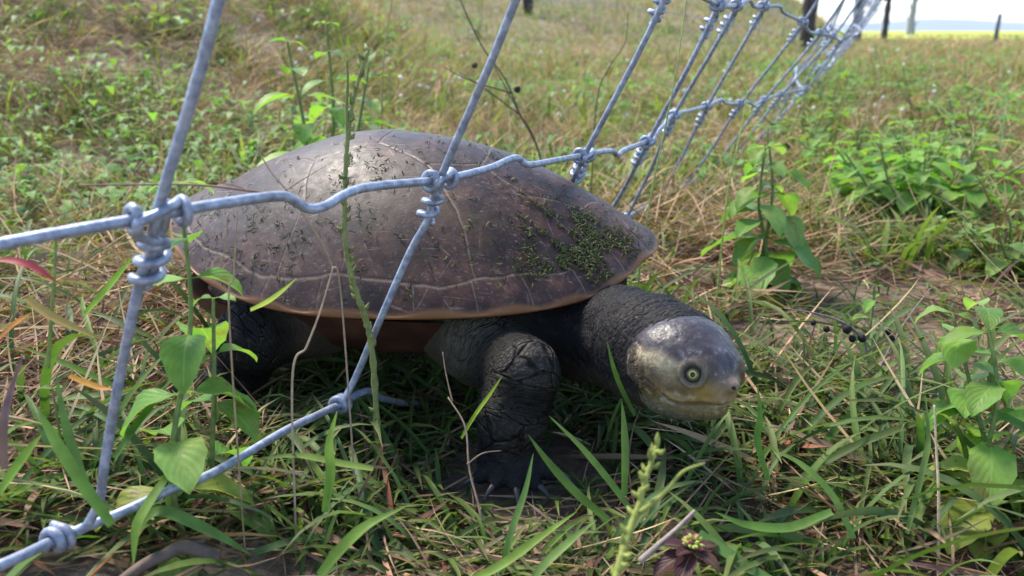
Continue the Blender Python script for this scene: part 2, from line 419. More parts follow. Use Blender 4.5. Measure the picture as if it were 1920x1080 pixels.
for k, t in enumerate((0, .35, .7, 1.0)):
    cen = p + n * (.0003 + .0011 * math.sin(t * math.pi) * rng.uniform(.3, 1.3, (N_, 1))) + t1 * L * (t - .5) + t2 * L * cv * (t - .5) ** 2 * 2
    wd = W * (1 - .6 * abs(2 * t - 1)); pts += [cen + t2 * wd, cen - t2 * wd + n * .0002]
V = np.stack(pts, 1).reshape(-1, 3); b = np.arange(N_)[:, None] * 8
F = np.concatenate([np.stack([b[:, 0] + k, b[:, 0] + k + 1, b[:, 0] + k + 3, b[:, 0] + k + 2], 1) for k in (0, 2, 4)])
mc = np.array([(.026, .036, .009), (.05, .068, .015), (.08, .09, .024), (.034, .028, .014)])[rng.integers(0, 4, N_)]
setp(mesh('algae', V, F, MAT['stem'], turtle, cols=np.repeat(mc, 8, 0)), label='dark green algae flecks scattered over the shell', kind='stuff')

# ---- body by signed distance (world coordinates)
def cap_sdf(P, a, b, ra, rb, sq=None):
    ba = b - a; t = np.clip(((P - a) @ ba) / (ba @ ba), 0, 1)
    d = P - a - t[..., None] * ba
    if sq is not None: d = d * sq
    return np.linalg.norm(d, axis=-1) - (ra + (rb - ra) * t), t
def ell_sdf(P, c, r, Rm=None):
    q = P - c
    if Rm is not None: q = q @ Rm
    k0 = np.linalg.norm(q / r, axis=-1); k1 = np.linalg.norm(q / (r * r), axis=-1)
    return k0 * (k0 - 1) / (k1 + 1e-9)
def smin(a, b, k):
    h = np.clip(.5 + .5 * (b - a) / k, 0, 1); return b * (1 - h) + a * h - k * h * (1 - h)
def surface_nets(Fv, org, h):
    s = Fv < 0; nx, ny, nz = Fv.shape
    cor = [(i, j, k) for i in (0, 1) for j in (0, 1) for k in (0, 1)]
    cnt = sum(s[i:nx - 1 + i, j:ny - 1 + j, k:nz - 1 + k].astype(np.int8) for i, j, k in cor)
    idx = np.argwhere((cnt > 0) & (cnt < 8)); vid = np.full((nx - 1, ny - 1, nz - 1), -1, np.int32)
    vid[idx[:, 0], idx[:, 1], idx[:, 2]] = np.arange(len(idx))
    acc = np.zeros((len(idx), 3)); num = np.zeros(len(idx))
    for a in cor:
        for b in cor:
            if sum(b) - sum(a) == 1 and all(y >= x for x, y in zip(a, b)):
                fa = Fv[idx[:, 0] + a[0], idx[:, 1] + a[1], idx[:, 2] + a[2]]; fb = Fv[idx[:, 0] + b[0], idx[:, 1] + b[1], idx[:, 2] + b[2]]
                mk = (fa < 0) != (fb < 0); t = np.where(mk, fa / np.where(mk, fa - fb, 1), 0)
                pt = np.array(a) + t[:, None] * (np.array(b) - np.array(a)); acc += pt * mk[:, None]; num += mk
    V = (idx + acc / num[:, None]) * h + org
    Q = []
    for ax in range(3):
        sl0 = [slice(None)] * 3; sl1 = [slice(None)] * 3; sl0[ax] = slice(0, -1); sl1[ax] = slice(1, None)
        e = np.argwhere(s[tuple(sl0)] != s[tuple(sl1)]); u, v = [(1, 2), (2, 0), (0, 1)][ax]
        ok = (e[:, u] > 0) & (e[:, v] > 0) & (e[:, u] < Fv.shape[u] - 1) & (e[:, v] < Fv.shape[v] - 1); e = e[ok]
        c = []
        for du, dv in ((-1, -1), (0, -1), (0, 0), (-1, 0)):
            q = e.copy(); q[:, u] += du; q[:, v] += dv; c.append(vid[q[:, 0], q[:, 1], q[:, 2]])
        q = np.stack(c, 1); ins = s[e[:, 0], e[:, 1], e[:, 2]]; q[~ins] = q[~ins][:, ::-1]; Q.append(q)
    Q = np.concatenate(Q); return V, Q[(Q >= 0).all(1)]

DK, PALE, MIDC, FOOT = (.0125, .0115, .0135), (.165, .14, .10), (.042, .037, .032), (.034, .033, .037)
prims = []   # kind, args, smoothness, colour, axis
def cap(a, b, ra, rb, k, col, sq=None): prims.append(('c', a, b, ra, rb, k, col, sq))
def ell(c, r, k, col, Rm=None): prims.append(('e', c, np.array(r), Rm, None, k, col, None))
Rz = np.array(((cy_, -sy_, 0), (sy_, cy_, 0), (0, 0, 1.)))
def shp(l, w, z): return sh_world(np.array(l), np.array(w), np.array(z))
HC = at(1299, 690, .364)                                     # head centre
# neck
N = [shp(.085, -.004, .070), at(1105, 618, .445), at(1165, 634, .422), at(1220, 656, .395), at(1267, 677, .3745)]
nr = [.025, .025, .0240, .0240, .0238]
for k in range(4): cap(N[k], N[k + 1], nr[k], nr[k + 1], .008, DK)
# trunk between the shells
ell(shp(-.01, 0, .076), (.112, .078, .024), .01, (.10, .045, .032), Rz)
ell(shp(.085, -.035, .072), (.035, .040, .022), .014, DK, Rz)
# near fore limb
S_ = at(905, 640, .430); E_ = at(982, 700, .397); K_ = at(962, 772, .400); W_ = at(944, 846, .406); F_ = at(962, 878, .402)
cap(at(872, 622, .45), S_, .022, .021, .012, PALE); cap(S_, E_, .0200, .0158, .010, MIDC)
cap(E_, K_, .0158, .0165, .006, MIDC); cap(K_, W_, .0160, .0125, .006, DK); ell(F_, (.0150, .0125, .0070), .006, FOOT)
claws = []
toes = [(-52, 14, -.004), (-26, 26, -.010), (6, 30, -.013), (38, 26, -.010), (66, 8, -.001)]
for dx, dy, dd in toes:
    tip = at(960 + dx * 1.25, 880 + dy * 1.15, .402 + dd); mid = at(960 + dx * .6, 878 + dy * .3, .404 + dd * .5)
    cap(mid, tip, .0050, .0030, .0016, FOOT)
    d = nrm(tip - F_); claws.append((tip + d * .001, d))
# far fore limb
S2 = shp(.075, .055, .07); E2 = shp(.105, .085, .06); W2 = shp(.11, .085, .03); F2 = shp(.12, .088, .016)
cap(S2, E2, .020, .017, .008, MIDC); cap(E2, W2, .017, .012, .006, DK); ell(F2, (.018, .015, .007), .006, FOOT)
# near hind limb
H_ = at(545, 600, .455); KN = at(478, 630, .440); AN = at(455, 690, .455); FT = at(400, 728, .452); FE = at(345, 735, .455)
cap(at(600, 600, .47), H_, .020, .020, .01, PALE); cap(H_, KN, .019, .0180, .008, DK); cap(KN, AN, .018, .0135, .006, DK)
cap(AN, FT, .013, .0095, .006, FOOT); cap(FT, FE, .0095, .006, .005, FOOT)
for q in (-1, 0, 1):
    tp = FE + np.array((-.007, -.004 + .005 * q, -.003)); cap(FE, tp, .0045, .0028, .003, FOOT); claws.append((tp, nrm(np.array((-1, -.2 + .3 * q, -.3)))))
# far hind limb and tail
cap(shp(-.06, .06, .068), shp(-.090, .085, .055), .020, .018, .008, DK); cap(shp(-.090, .085, .055), shp(-.095, .09, .03), .017, .011, .006, DK)
cap(shp(-.10, .01, .075), shp(-.128, .014, .055), .010, .004, .008, DK)

hG = .00115
lo = np.array((-.245, .33, .000)); hi = np.array((.115, .61, .118)); sh_ = np.ceil((hi - lo) / hG).astype(int)
gx, gy, gz_ = [lo[k] + np.arange(sh_[k]) * hG for k in range(3)]
FB = np.full(sh_, .02, np.float32)
def prim_eval(P, q):
    if q[0] == 'c': return cap_sdf(P, q[1], q[2], q[3], q[4], q[7])
    return ell_sdf(P, q[1], q[2], q[3]), None
for q in prims:
    if q[0] == 'c': bl = np.minimum(q[1] - q[3], q[2] - q[4]); bh = np.maximum(q[1] + q[3], q[2] + q[4])
    else: bl = q[1] - q[2].max(); bh = q[1] + q[2].max()
    a = np.clip(((bl - .02 - lo) / hG).astype(int), 0, sh_ - 1); b = np.clip(((bh + .02 - lo) / hG).astype(int) + 1, 1, sh_)
    if (b <= a).any(): continue
    P = np.stack(np.meshgrid(gx[a[0]:b[0]], gy[a[1]:b[1]], gz_[a[2]:b[2]], indexing='ij'), -1)
    d = prim_eval(P, q)[0]; w_ = (slice(a[0], b[0]), slice(a[1], b[1]), slice(a[2], b[2]))
    FB[w_] = smin(FB[w_], d, q[5])
VB, QB = surface_nets(FB, lo, hG)
# smooth the net a little
def laplace(V, Q, it, f=.5):
    e = np.concatenate([Q[:, [0, 1]], Q[:, [1, 2]], Q[:, [2, 3]], Q[:, [3, 0]]]); e = np.unique(np.sort(e, 1), axis=0)
    deg = np.bincount(e.ravel(), minlength=len(V))[:, None].clip(1)
    for _ in range(it):
        s_ = np.stack([np.bincount(e[:, 0], V[e[:, 1], k], len(V)) + np.bincount(e[:, 1], V[e[:, 0], k], len(V)) for k in range(3)], 1)
        V = V + f * (s_ / deg - V)
    return V
def vnormals(V, Q):
    fn = np.cross(V[Q[:, 2]] - V[Q[:, 0]], V[Q[:, 3]] - V[Q[:, 1]]); n = np.zeros_like(V)
    for k in range(4):
        for c in range(3): n[:, c] += np.bincount(Q[:, k], fn[:, c], len(V))
    return nrm(n)
VB = laplace(VB, QB, 4)
NB = vnormals(VB, QB)
# blended colour, stretch axis and limb weights
WS = np.zeros(len(VB)); CO = np.zeros((len(VB), 3)); AX = np.zeros((len(VB), 3)); leg = np.zeros(len(VB)); neckw = np.zeros(len(VB)); scoord = np.zeros(len(VB)); foot = np.zeros(len(VB))
for qi, q in enumerate(prims):
    d, t = prim_eval(VB, q); wg = np.exp(-np.abs(np.clip(d, 0, 1)) / .004) + 1e-6
    ax = nrm(q[2] - q[1]) if q[0] == 'c' else np.array((0, 0, 1.))
    ax = ax * (1 if ax[0] + ax[2] > 0 else -1)
    WS += wg; CO += wg[:, None] * np.array(q[6]); AX += wg[:, None] * ax
    if q[0] == 'c' and qi < 4: neckw += wg
    if q[6] in (DK, FOOT, MIDC) and qi > 5 and q[0] == 'c': leg += wg
    if q[6] == FOOT: foot += wg
CO /= WS[:, None]; AX = nrm(AX); leg /= WS; neckw /= WS; foot /= WS
nz1 = fbm(VB, 60, 61, 4)[:, None]; nz2 = fbm(VB, 25, 66, 3)[:, None]
CO = CO * (.65 + .7 * nz1)
CO = CO + sstep(.5, .68, nz2) * .16 * (np.array((.12, .105, .085)) - CO) * (1 - leg[:, None])
CO = np.where(CO < .009, .009, CO)
under = sstep(-.1, -.8, NB[:, 2:3]) * (neckw[:, None])     # the throat side of the neck is paler skin
CO = CO * (1 - .6 * under) + np.array((.10, .09, .07)) * .6 * under
# folds: rings around the neck and at limb bends
sax = np.sum(VB * AX, 1)
wr = np.abs((sax * 250 + 2.2 * fbm(VB, 45, 71, 3)) % 1 - .5) * 2
fold = (wr ** .7 - .5) * .0009
wr2 = np.abs((sax * 430 + 3.0 * fbm(VB, 90, 75, 3)) % 1 - .5) * 2
un = (.35 + 1.3 * fbm(VB, 38, 93, 2)) * (1 + 1.2 * sstep(.45, .9, CO[:, 0] / .22))
VB = VB + NB * ((fold * un * (.35 + .65 * neckw) + (wr2 - .5) * .0005 * (1 - .5 * foot) + (fbm(VB, 260, 79, 3) - .5) * .0009))[:, None]
LC = .42 * VB + .58 * AX * sax[:, None]

m = M('turtle skin'); col = m.attr('Col').outputs['Color']; lcv = m.attr('lc').outputs['Vector']; lg = m.attr('leg').outputs['Fac']; hd = m.attr('hd').outputs['Fac']
P = m.obj()
v1 = m.n('ShaderNodeTexVoronoi', {'feature': 'DISTANCE_TO_EDGE'}, Vector=lcv, Scale=760).outputs[0]
v2 = m.n('ShaderNodeTexVoronoi', {'feature': 'DISTANCE_TO_EDGE'}, Vector=lcv, Scale=165).outputs[0]
nn = m.noise(P, 700, 4, .6)
nlow = m.noise(P, 90, 3, .6)
h1 = m.mix(m.ramp(nlow, [(.35, (.0, .0, .0)), (.65, (.7, .7, .7))]), m.ramp(v1, [(0, (0, 0, 0)), (.25, (1, 1, 1))]), m.ramp(m.n('ShaderNodeTexVoronoi', {'feature': 'DISTANCE_TO_EDGE'}, Vector=lcv, Scale=430).outputs[0], [(0, (0, 0, 0)), (.2, (1, 1, 1))])); h2 = m.ramp(v2, [(0, (0, 0, 0)), (.10, (1, 1, 1))])
notl = m.math('SUBTRACT', 1.0, hd)
c = m.mix(m.math('MULTIPLY', notl, .55), col, h1, 'MULTIPLY')
c = m.mix(m.math('MULTIPLY', lg, .55), c, h2, 'MULTIPLY')
pe = m.ramp(m.math('MULTIPLY', v2, 4.0), [(.10, (0, 0, 0)), (.22, (1, 1, 1)), (.42, (0, 0, 0))])
c = m.mix(m.math('MULTIPLY', m.math('MULTIPLY', pe, lg), m.ramp(nlow, [(.45, (0, 0, 0)), (.6, (.5, .5, .5))])), c, (.15, .13, .10))
hv = m.n('ShaderNodeTexVoronoi', {'feature': 'DISTANCE_TO_EDGE'}, Vector=m.mix(.006, P, m.n('ShaderNodeTexNoise', None, Vector=P, Scale=160).outputs['Color'], 'ADD'), Scale=380).outputs[0]
hh = m.ramp(hv, [(0, (.1, .1, .1)), (.11, (1, 1, 1))])
ck = m.attr('crk').outputs['Fac']
c = m.mix(m.math('MULTIPLY', ck, .85), c, hh, 'MULTIPLY')
mud = m.ramp(m.noise(P, 130, 5, .75), [(.56, (0, 0, 0)), (.66, (1, 1, 1))])
c = m.mix(m.math('MULTIPLY', mud, .30), c, (.085, .068, .050))
fl = m.ramp(m.noise(P, 900, 3, .6), [(.62, (0, 0, 0)), (.70, (1, 1, 1))])
c = m.mix(m.math('MULTIPLY', m.math('MULTIPLY', fl, hd), .35), c, (.28, .24, .19))
bp = m.bump(h1, m.math('MULTIPLY', notl, .6), .0009)
bp = m.bump(h2, m.math('MULTIPLY', lg, 1.0), .0022, bp)
bp = m.bump(hh, m.math('MULTIPLY', ck, .45), .0005, bp)
bp = m.bump(nn, .3, .0004, bp)
m.set(Base_Color=c, Roughness=m.math('SUBTRACT', m.ramp(nn, [(.3, (.52, .52, .52)), (.7, (.75, .75, .75))]), m.math('MULTIPLY', hd, .22)), Specular_IOR_Level=m.math('ADD', .15, m.math('MULTIPLY', hd, .17)), Normal=bp,
      Subsurface_Weight=.06, Subsurface_Scale=.004)
m.b.inputs['Subsurface Radius'].default_value = (1, .6, .4)
MAT['skin'] = m.m

# ---- head: local x forward, y to the turtle's left, z up
hyaw = R(-57); hp = R(2); hr = R(9)
HF = np.array((math.cos(hyaw) * math.cos(hp), math.sin(hyaw) * math.cos(hp), -math.sin(hp)))
HL = np.array((-math.sin(hyaw), math.cos(hyaw), 0)); HU = np.cross(HF, HL)
HL, HU = HL * math.cos(hr) - HU * math.sin(hr), HU * math.cos(hr) + HL * math.sin(hr)
HM = np.stack([HF, HL, HU], 1)                                # local -> world columns
def hw(p): return HC + np.asarray(p) @ HM.T
HS = 1.0
hh_ = .00042; hlo = np.array((-.036, -.029, -.026)); hhi = np.array((.040, .029, .026)); hn = np.ceil((hhi - hlo) / hh_).astype(int)
PX = np.stack(np.meshgrid(*[hlo[k] + np.arange(hn[k]) * hh_ for k in range(3)], indexing='ij'), -1)
PS = PX.copy(); PS[..., 1] = np.abs(PS[..., 1])               # symmetric: fold to +y
E = lambda c, r: ell_sdf(PS, np.array(c), np.array(r))
D = E((-.0060, 0, .0034), (.0222, .0225, .0182))
D = smin(D, E((-.008, .0112, -.001), (.0140, .0128, .0146)), .006)       # tympanum bulge
D = smin(D, E((.0045, .0022, .0004), (.0165, .0118, .0130)), .006)         # muzzle
D = smin(D, E((.0130, 0, -.0040), (.0080, .0100, .0078)), .005)           # beak
D = smin(D, E((.0210, 0, .0006), (.0042, .0034, .0030)), .0026)          # nose
D = smin(D, E((.0070, .0095, .0066), (.0085, .0050, .0040)), .004)        # brow
J = E((-.0005, 0, -.0125), (.0203, .0155, .0075))                          # lower jaw
J = smin(J, E((-.005, .0055, -.0125), (.0160, .0130, .0100)), .006)
D = smin(D, J, .0022)
D = smin(D, E((-.021, 0, -.004), (.0145, .0180, .0165)), .007)            # nape
EC = np.array((.0124, .0129, .0027))                                     # eye centre
ED = nrm(np.array((.56, .80, .22)))
q = PS - EC; dn = q @ ED; rad = np.sqrt(np.maximum((q * q).sum(-1) - dn ** 2, 0))
D = smin(D, np.sqrt((rad - .0050) ** 2 + (dn - .0016) ** 2) - .0009, .0018)   # outer lid ring
D = np.maximum(D, -(np.sqrt(rad ** 2 + (dn - .0035) ** 2) - .0040))           # socket
D = smin(D, np.sqrt((rad - .0038) ** 2 + (dn - .0018) ** 2) - .0006, .0006)  # inner lid ring
# mouth line
def zmouth(x):
    return -.0085 - .0028 * np.exp(-((x - .008) / .006) ** 2) + .0040 * sstep(.005, -.004, x) - .0050 * sstep(-.003, -.012, x)
zm = zmouth(PS[..., 0]); gr = np.exp(-((PS[..., 2] - zm) / .00055) ** 2) * (.35 * sstep(-.016, -.010, PS[..., 0]) + .65 * sstep(-.004, .001, PS[..., 0]))
D = D + .0011 * gr
lipb = np.exp(-((PS[..., 2] - zm - .0017) / .0012) ** 2) * sstep(-.004, .004, PS[..., 0]); D = D - .0006 * lipb
# nostrils
q = PS - np.array((.0247, .0015, .0004)); D = np.maximum(D, -(np.linalg.norm(q * np.array((.6, 1, 1)), axis=-1) - .0006))
# groove round the tympanum
q = (PS - np.array((-.0135, .0195, -.0015))) / np.array((.0092, 1, .0095)); rt = np.sqrt(q[..., 0] ** 2 + q[..., 2] ** 2)
D = D + .0005 * np.exp(-((rt - 1) / .09) ** 2) * (PS[..., 1] > .010)
VH, QH = surface_nets(D.astype(np.float32), hlo, hh_)
VH = laplace(VH, QH, 2); NH = vnormals(VH, QH)
x, y, zz = VH.T; ya = np.abs(y); xr = x; x = x * 1.18 + .007
n1 = fbm(VH, 120, 81, 4); n2 = fbm(VH, 420, 85, 4); n3 = fbm(VH, 55, 88, 3)
TOP, TOPB, CHEEK, CREAM, YEL, JAWC, DARKC = [np.array(c) for c in ((.046, .040, .050), (.155, .135, .15), (.105, .070, .045), (.47, .37, .22), (.34, .225, .065), (.155, .115, .042), (.07, .055, .05))]
hc = np.tile(CHEEK, (len(VH), 1)) * (.75 + .5 * n1)[:, None]
def blend(c, w): global hc; w = np.clip(w, 0, 1)[:, None]; hc = hc * (1 - w) + np.asarray(c) * w
# cream band from above the tympanum down to the eye
band = np.exp(-((zz - (.0056 - .15 * (xr + .002))) / .0040) ** 2) * sstep(-.015, -.009, xr) * sstep(.012, .003, xr)
blend(CREAM, band * 1.15 * (.75 + .5 * n3))
blend(CREAM * .9, np.exp(-(((xr - .006) / .0055) ** 2 + ((zz + .002) / .0042) ** 2)) * .6)
blend(YEL, sstep(.018, .026, x) * sstep(.0035, -.002, zz) * .75)
blend(YEL, sstep(-.006, .006, x) * np.exp(-((zz - zmouth(xr) - .0015) / .0026) ** 2) * .75)
blend((.30, .21, .15), sstep(.029, .033, x) * .6)
jaw = sstep(-.0004, -.0016, zz - zmouth(np.clip(xr, -.02, .04))) * sstep(-.012, -.004, x)
blend(JAWC * 1.1, jaw * .9); blend((.20, .20, .15), jaw * sstep(-.012, -.017, zz) * .7)
blend(DARKC * 1.1, np.exp(-(((xr + .004) / .0075) ** 2 + ((zz + .0045) / .0036) ** 2)) * .75 * (.6 + .6 * n1))
blend(DARKC, sstep(-.0085, -.0135, xr) * .75)
# slate crown
cr = sstep(.0054, .0108, zz + .0012 * (n1 - .5) * 6 - .10 * np.clip(x, -.03, .0) - .0022 * sstep(.012, .024, x) + .004 * sstep(.018, .028, x) * (ya < .006))
blend(TOP, cr * .95); blend(TOPB, cr * sstep(.42, .66, n3) * .8); blend((.45, .42, .43), cr * sstep(.60, .85, n2) * .30)
blend(TOP * .9, np.exp(-(((x - .0245) / .005) ** 2 + ((zz - .0062) / .0032) ** 2)) * (ya < .009) * .75)
blend((.5, .46, .38), sstep(.64, .74, n2) * .25 * (1 - cr))
blend(DARKC, sstep(-.024, -.030, x) * .8)
# around the eye
q = np.stack([xr, ya, zz], 1) - EC; dn = q @ ED; rad = np.sqrt(np.maximum((q * q).sum(-1) - dn ** 2, 0)); fr = dn > -.002
blend((.050, .048, .045), np.exp(-((rad - .0043) / .0005) ** 2) * fr * .7); blend((.13, .115, .075), np.exp(-((rad - .0053) / .0005) ** 2) * fr * .7)
blend((.045, .042, .035), (rad < .0040) * fr * .9)
blend((.10, .07, .04), np.exp(-((zz - zmouth(xr)) / .00045) ** 2) * sstep(-.004, .001, xr) * .85)
qn = np.stack([xr, ya, zz], 1) - np.array((.0246, .0015, .0004)); blend((.012, .01, .01), (np.linalg.norm(qn, axis=1) < .0009) * 1.)
hc *= .78 * (.72 + .56 * n2)[:, None]
throat = sstep(-.012, -.019, zz) + sstep(-.012, -.020, x) * sstep(-.004, -.012, zz)
crk = np.clip(np.exp(-(((x + .010) / .016) ** 2 + ((zz + .002) / .010) ** 2)) * 1.2, .0, 1) * (1 - .7 * cr) + .16 + .3 * jaw
VH = VH + NH * ((n2 - .5) * .0005 + (n1 - .5) * .0007)[:, None]
hdw = np.clip(1 - throat, 0, 1)
VHw = hw(VH)
VT = np.vstack([VB, VHw]); QT = np.vstack([QB, QH + len(VB)])
z0 = np.zeros(len(VB)); zh = np.zeros(len(VH))
body = mesh('body', VT, QT, MAT['skin'], turtle, cols=np.vstack([CO, hc]),
     attrs={'lc': np.vstack([LC, VHw]), 'leg': np.concatenate([leg, zh]), 'hd': np.concatenate([z0, hdw]), 'crk': np.concatenate([z0, crk])})
# ---- eyes
m = M('turtle eye'); lcv = m.n('ShaderNodeSeparateXYZ', None, Vector=m.attr('lc').outputs['Vector']); rd = lcv.outputs[0]
cc = m.ramp(rd, [(0, (.004, .004, .004)), (.27, (.004, .004, .004)), (.30, (.34, .29, .07)), (.40, (.38, .33, .10)), (.46, (.07, .06, .025)), (.58, (.12, .105, .05)), (.68, (.035, .03, .015)), (.82, (.11, .10, .07)), (1, (.03, .03, .03))])
m.set(Base_Color=cc, Roughness=.25, Specular_IOR_Level=.3, Coat_Weight=.12, Coat_Roughness=.03); MAT['eye'] = m.m
for sgn in (-1, 1):
    c0 = EC * np.array((1, sgn, 1)); d0 = ED * np.array((1, sgn, 1)); a_ = nrm(np.cross(d0, (0, 0, 1.))); b_ = np.cross(d0, a_)
    nu, nv = 36, 24; r_ = .0038; V = []; T = []
    for iv in range(nv + 1):
        ph = math.pi * .62 * iv / nv
        for iu in range(nu):
            t = iu / nu * 2 * math.pi
            V.append(c0 + d0 * (r_ * math.cos(ph) - .0008) + (a_ * math.cos(t) + b_ * math.sin(t)) * r_ * math.sin(ph)); T.append((min(1, math.sin(ph) if ph < 1.57 else 1), 0, 0))
    mb = MB(); iv = np.arange(nv)[:, None] * nu; iu = np.arange(nu)[None]; i2 = (iu + 1) % nu
    mb.add(hw(np.array(V)), np.stack([iv + iu, iv + i2, iv + nu + i2, iv + nu + iu], -1).reshape(-1, 4), t=np.array(T)); mb.build('eye', MAT['eye'], turtle)
# ---- claws
m = M('claw horn'); m.set(Base_Color=(.03, .026, .026), Roughness=.4); MAT['claw'] = m.m
for p_, d_ in claws:
    mb = MB(); q = [p_ - d_ * .002, p_ + d_ * .002, p_ + d_ * .005 + np.array((0, 0, -.0012)), p_ + d_ * .0075 + np.array((0, 0, -.0035))]
    add_tube(mb, spline(q, 4), np.linspace(.0022, .0004, 13), 8); mb.build('claw', MAT['claw'], turtle)
# ---- plastron
nu, nv = 90, 12; V = []; 
for iv in range(nv + 1):
    f = iv / nv; s_ = math.sin(f * math.pi / 2)
    for iu in range(nu):
        t = iu / nu * 2 * math.pi; c_, s2 = math.cos(t), math.sin(t)
        rl = .108 * abs(c_) ** .8 * (1 if c_ > 0 else -1); rw = .066 * abs(s2) ** .7 * (1 if s2 > 0 else -1)
        sc_ = .35 + .65 * (1 - (1 - f) ** 2) if f < 1 else 1
        V.append(sh_world(np.array(-.005 + rl * sc_ * (1 + .12 * f)), np.array(rw * sc_ * (1 + .30 * f ** 2)), np.array(.048 + .034 * f ** 2.2 )))
V.append(sh_world(np.array(-.005), np.array(0.), np.array(.048))); V = np.array(V)
iv = np.arange(nv)[:, None] * nu; iu = np.arange(nu)[None]; i2 = (iu + 1) % nu
F = np.stack([iv + iu, iv + nu + iu, iv + nu + i2, iv + i2], -1).reshape(-1, 4); jj = np.arange(nu)
m = M('plastron'); n1 = m.noise(m.obj(), 40, 5, .6)
m.set(Base_Color=m.ramp(n1, [(.3, (.022, .009, .007)), (.55, (.065, .024, .015)), (.8, (.13, .06, .035))]), Roughness=.5, Normal=m.bump(n1, .3, .001)); MAT['plastron'] = m.m
mesh('plastron', V, [F, np.stack([np.full(nu, len(V) - 1), jj, (jj + 1) % nu], 1)], MAT['plastron'], turtle)
# ------------------------------------------------------------ wire fence the turtle is pushing through
fence = empty('wire_fence', (.1, .6, 0), 'galvanised wire mesh fence with twisted knots sagging over the turtle shell', 'fence')
WR = .00175
pB = [(112, 1008, .285), (640, 757, .40), (958, 500, .64), (1110, 452, .72), (1175, 408, .83), (1235, 374, .95), (1290, 344, 1.08), (1336, 318, 1.20), (1375, 292, 1.33)]
pM = [(297, 404, .245), (825, 337, .36), (1095, 291, .50), (1215, 264, .62), (1263, 216, .73), (1325, 199, .86), (1388, 194, 1.0), (1432, 187, 1.13), (1465, 176, 1.27)]
pU = [(452, -190, .208), (1012, -130, .30), (1258, -35, .44), (1346, 8, .55), (1381, 10, .65), (1431, 12, .78), (1505, 42, .92), (1537, 62, 1.06), (1562, 68, 1.2)]
LV = [[at(*a) for a in t] for t in (pB, pM, pU)]
end = [at(1592, 92, 7.6) * np.array((1, 1, 0)) + np.array((.55 * (zz - .06), 0, zz)) for zz in (.06, .17, .27)]
ns = 34
for k in range(1, ns + 1):
    f = (k / ns) ** 1.12
    for j in range(3):
        p = LV[j][8] * (1 - f) + end[j] * f
        p = p + np.array((.03 * math.sin(k * .9 + j) * (1 - f), 0, .012 * math.sin(k * 1.3 + j * 2) * (1 - f)))
        LV[j].append(p)
post2 = at(1600, 77, 12.) * np.array((1, 1, 0)); post3 = at(1655, 62, 18.) * np.array((1, 1, 0)); post1 = at(1507, 112, 6.8)
for k in range(1, 19):
    f = k / 18; q = LV[0][8 + ns] * (1 - f) + post2 * f
    for j, zz in enumerate((.07, .18, .28)): LV[j].append(np.array((q[0], q[1], zz + gz(q[0], q[1]) * .9)))
for k in range(1, 13):
    f = k / 12; q = post2 * (1 - f) + post3 * f
    for j, zz in enumerate((.07, .18, .28)): LV[j].append(np.array((q[0], q[1], zz + gz(q[0], q[1]) * .9)))
nst = len(LV[0])
up = [.11, .13, .15, .16, .17]
cur = [p.copy() for p in LV[2]]
for j, dz in enumerate(up):
    row = []
    for i in range(nst):
        d = nrm(LV[2][i] - LV[1][i]); fl = (.45 + .5 * min(1, i / 5)) ** (j + 1) if i < 44 else 0
        d = nrm(np.array((d[0] * fl, d[1] * fl, 1.0))); cur[i] = cur[i] + d * dz; row.append(cur[i].copy())
    LV.append(row)
# start of each line to the left of the first stay
startpt = {0: [at(-260, 1160, .235), at(0, 1060, .262)], 1: [at(-420, 545, .185), at(0, 458, .218)]}
for j in range(2, 8): startpt[j] = [LV[j][0] + (LV[j][0] - LV[j][1]) * .9 + np.array((0, .03, 0))]
extra = {(0, 0): [at(225, 962, .298), at(320, 918, .312), at(405, 884, .328), at(530, 810, .362), at(600, 776, .385)],
         (0, 1): [at(690, 733, .42), at(722, 722, .437) - np.array((0, 0, .008)), np.array((-.05, .455, .014)), np.array((-.02, .52, .010)), np.array((.0, .57, .024))],
         (1, 0): [at(400, 384, .258), at(520, 368, .278), at(552, 377, .285), at(578, 391, .290), at(610, 386, .296), at(680, 353, .318)],
         (1, 1): [at(915, 316, .400), at(955, 299, .422), at(972, 297, .428), at(990, 309, .434), at(1030, 303, .456)],
         (1, 2): [at(1145, 283, .545), at(1158, 291, .56), at(1172, 281, .575)],
         (1, 3): [at(1232, 248, .66), at(1246, 234, .68)], (1, 5): [at(1352, 187, .91), at(1362, 194, .93)], (1, 6): [at(1405, 192, 1.05), at(1414, 197, 1.07)],
         (2, 5): [at(1462, 12, .83), at(1470, 24, .85)], (2, 4): [at(1405, 0, .70), at(1414, 12, .73)], (2, 6): [at(1518, 60, .96)]}
for j in range(8):
    mb = MB(); pts = list(startpt[j])
    for i in range(nst):
        pts.append(LV[j][i])
        if (j, i) in extra: pts += extra[(j, i)]
    pts = np.array(pts)
    near = pts[:min(len(pts), 40)]
    add_tube(mb, spline(near, 8), WR * 1.0, 10); add_tube(mb, spline(pts[39:], 2), .0016, 5)
    mb.build('line_wire', MAT['wire'], fence)
def tangent(j, i):
    a = LV[j][max(i - 1, 0)] if i > 0 else startpt[j][-1]; b = LV[j][min(i + 1, nst - 1)]
    if (j, i) in extra: b = extra[(j, i)][0]
    if (j, i - 1) in extra: a = extra[(j, i - 1)][-1]
    return nrm(b - a)
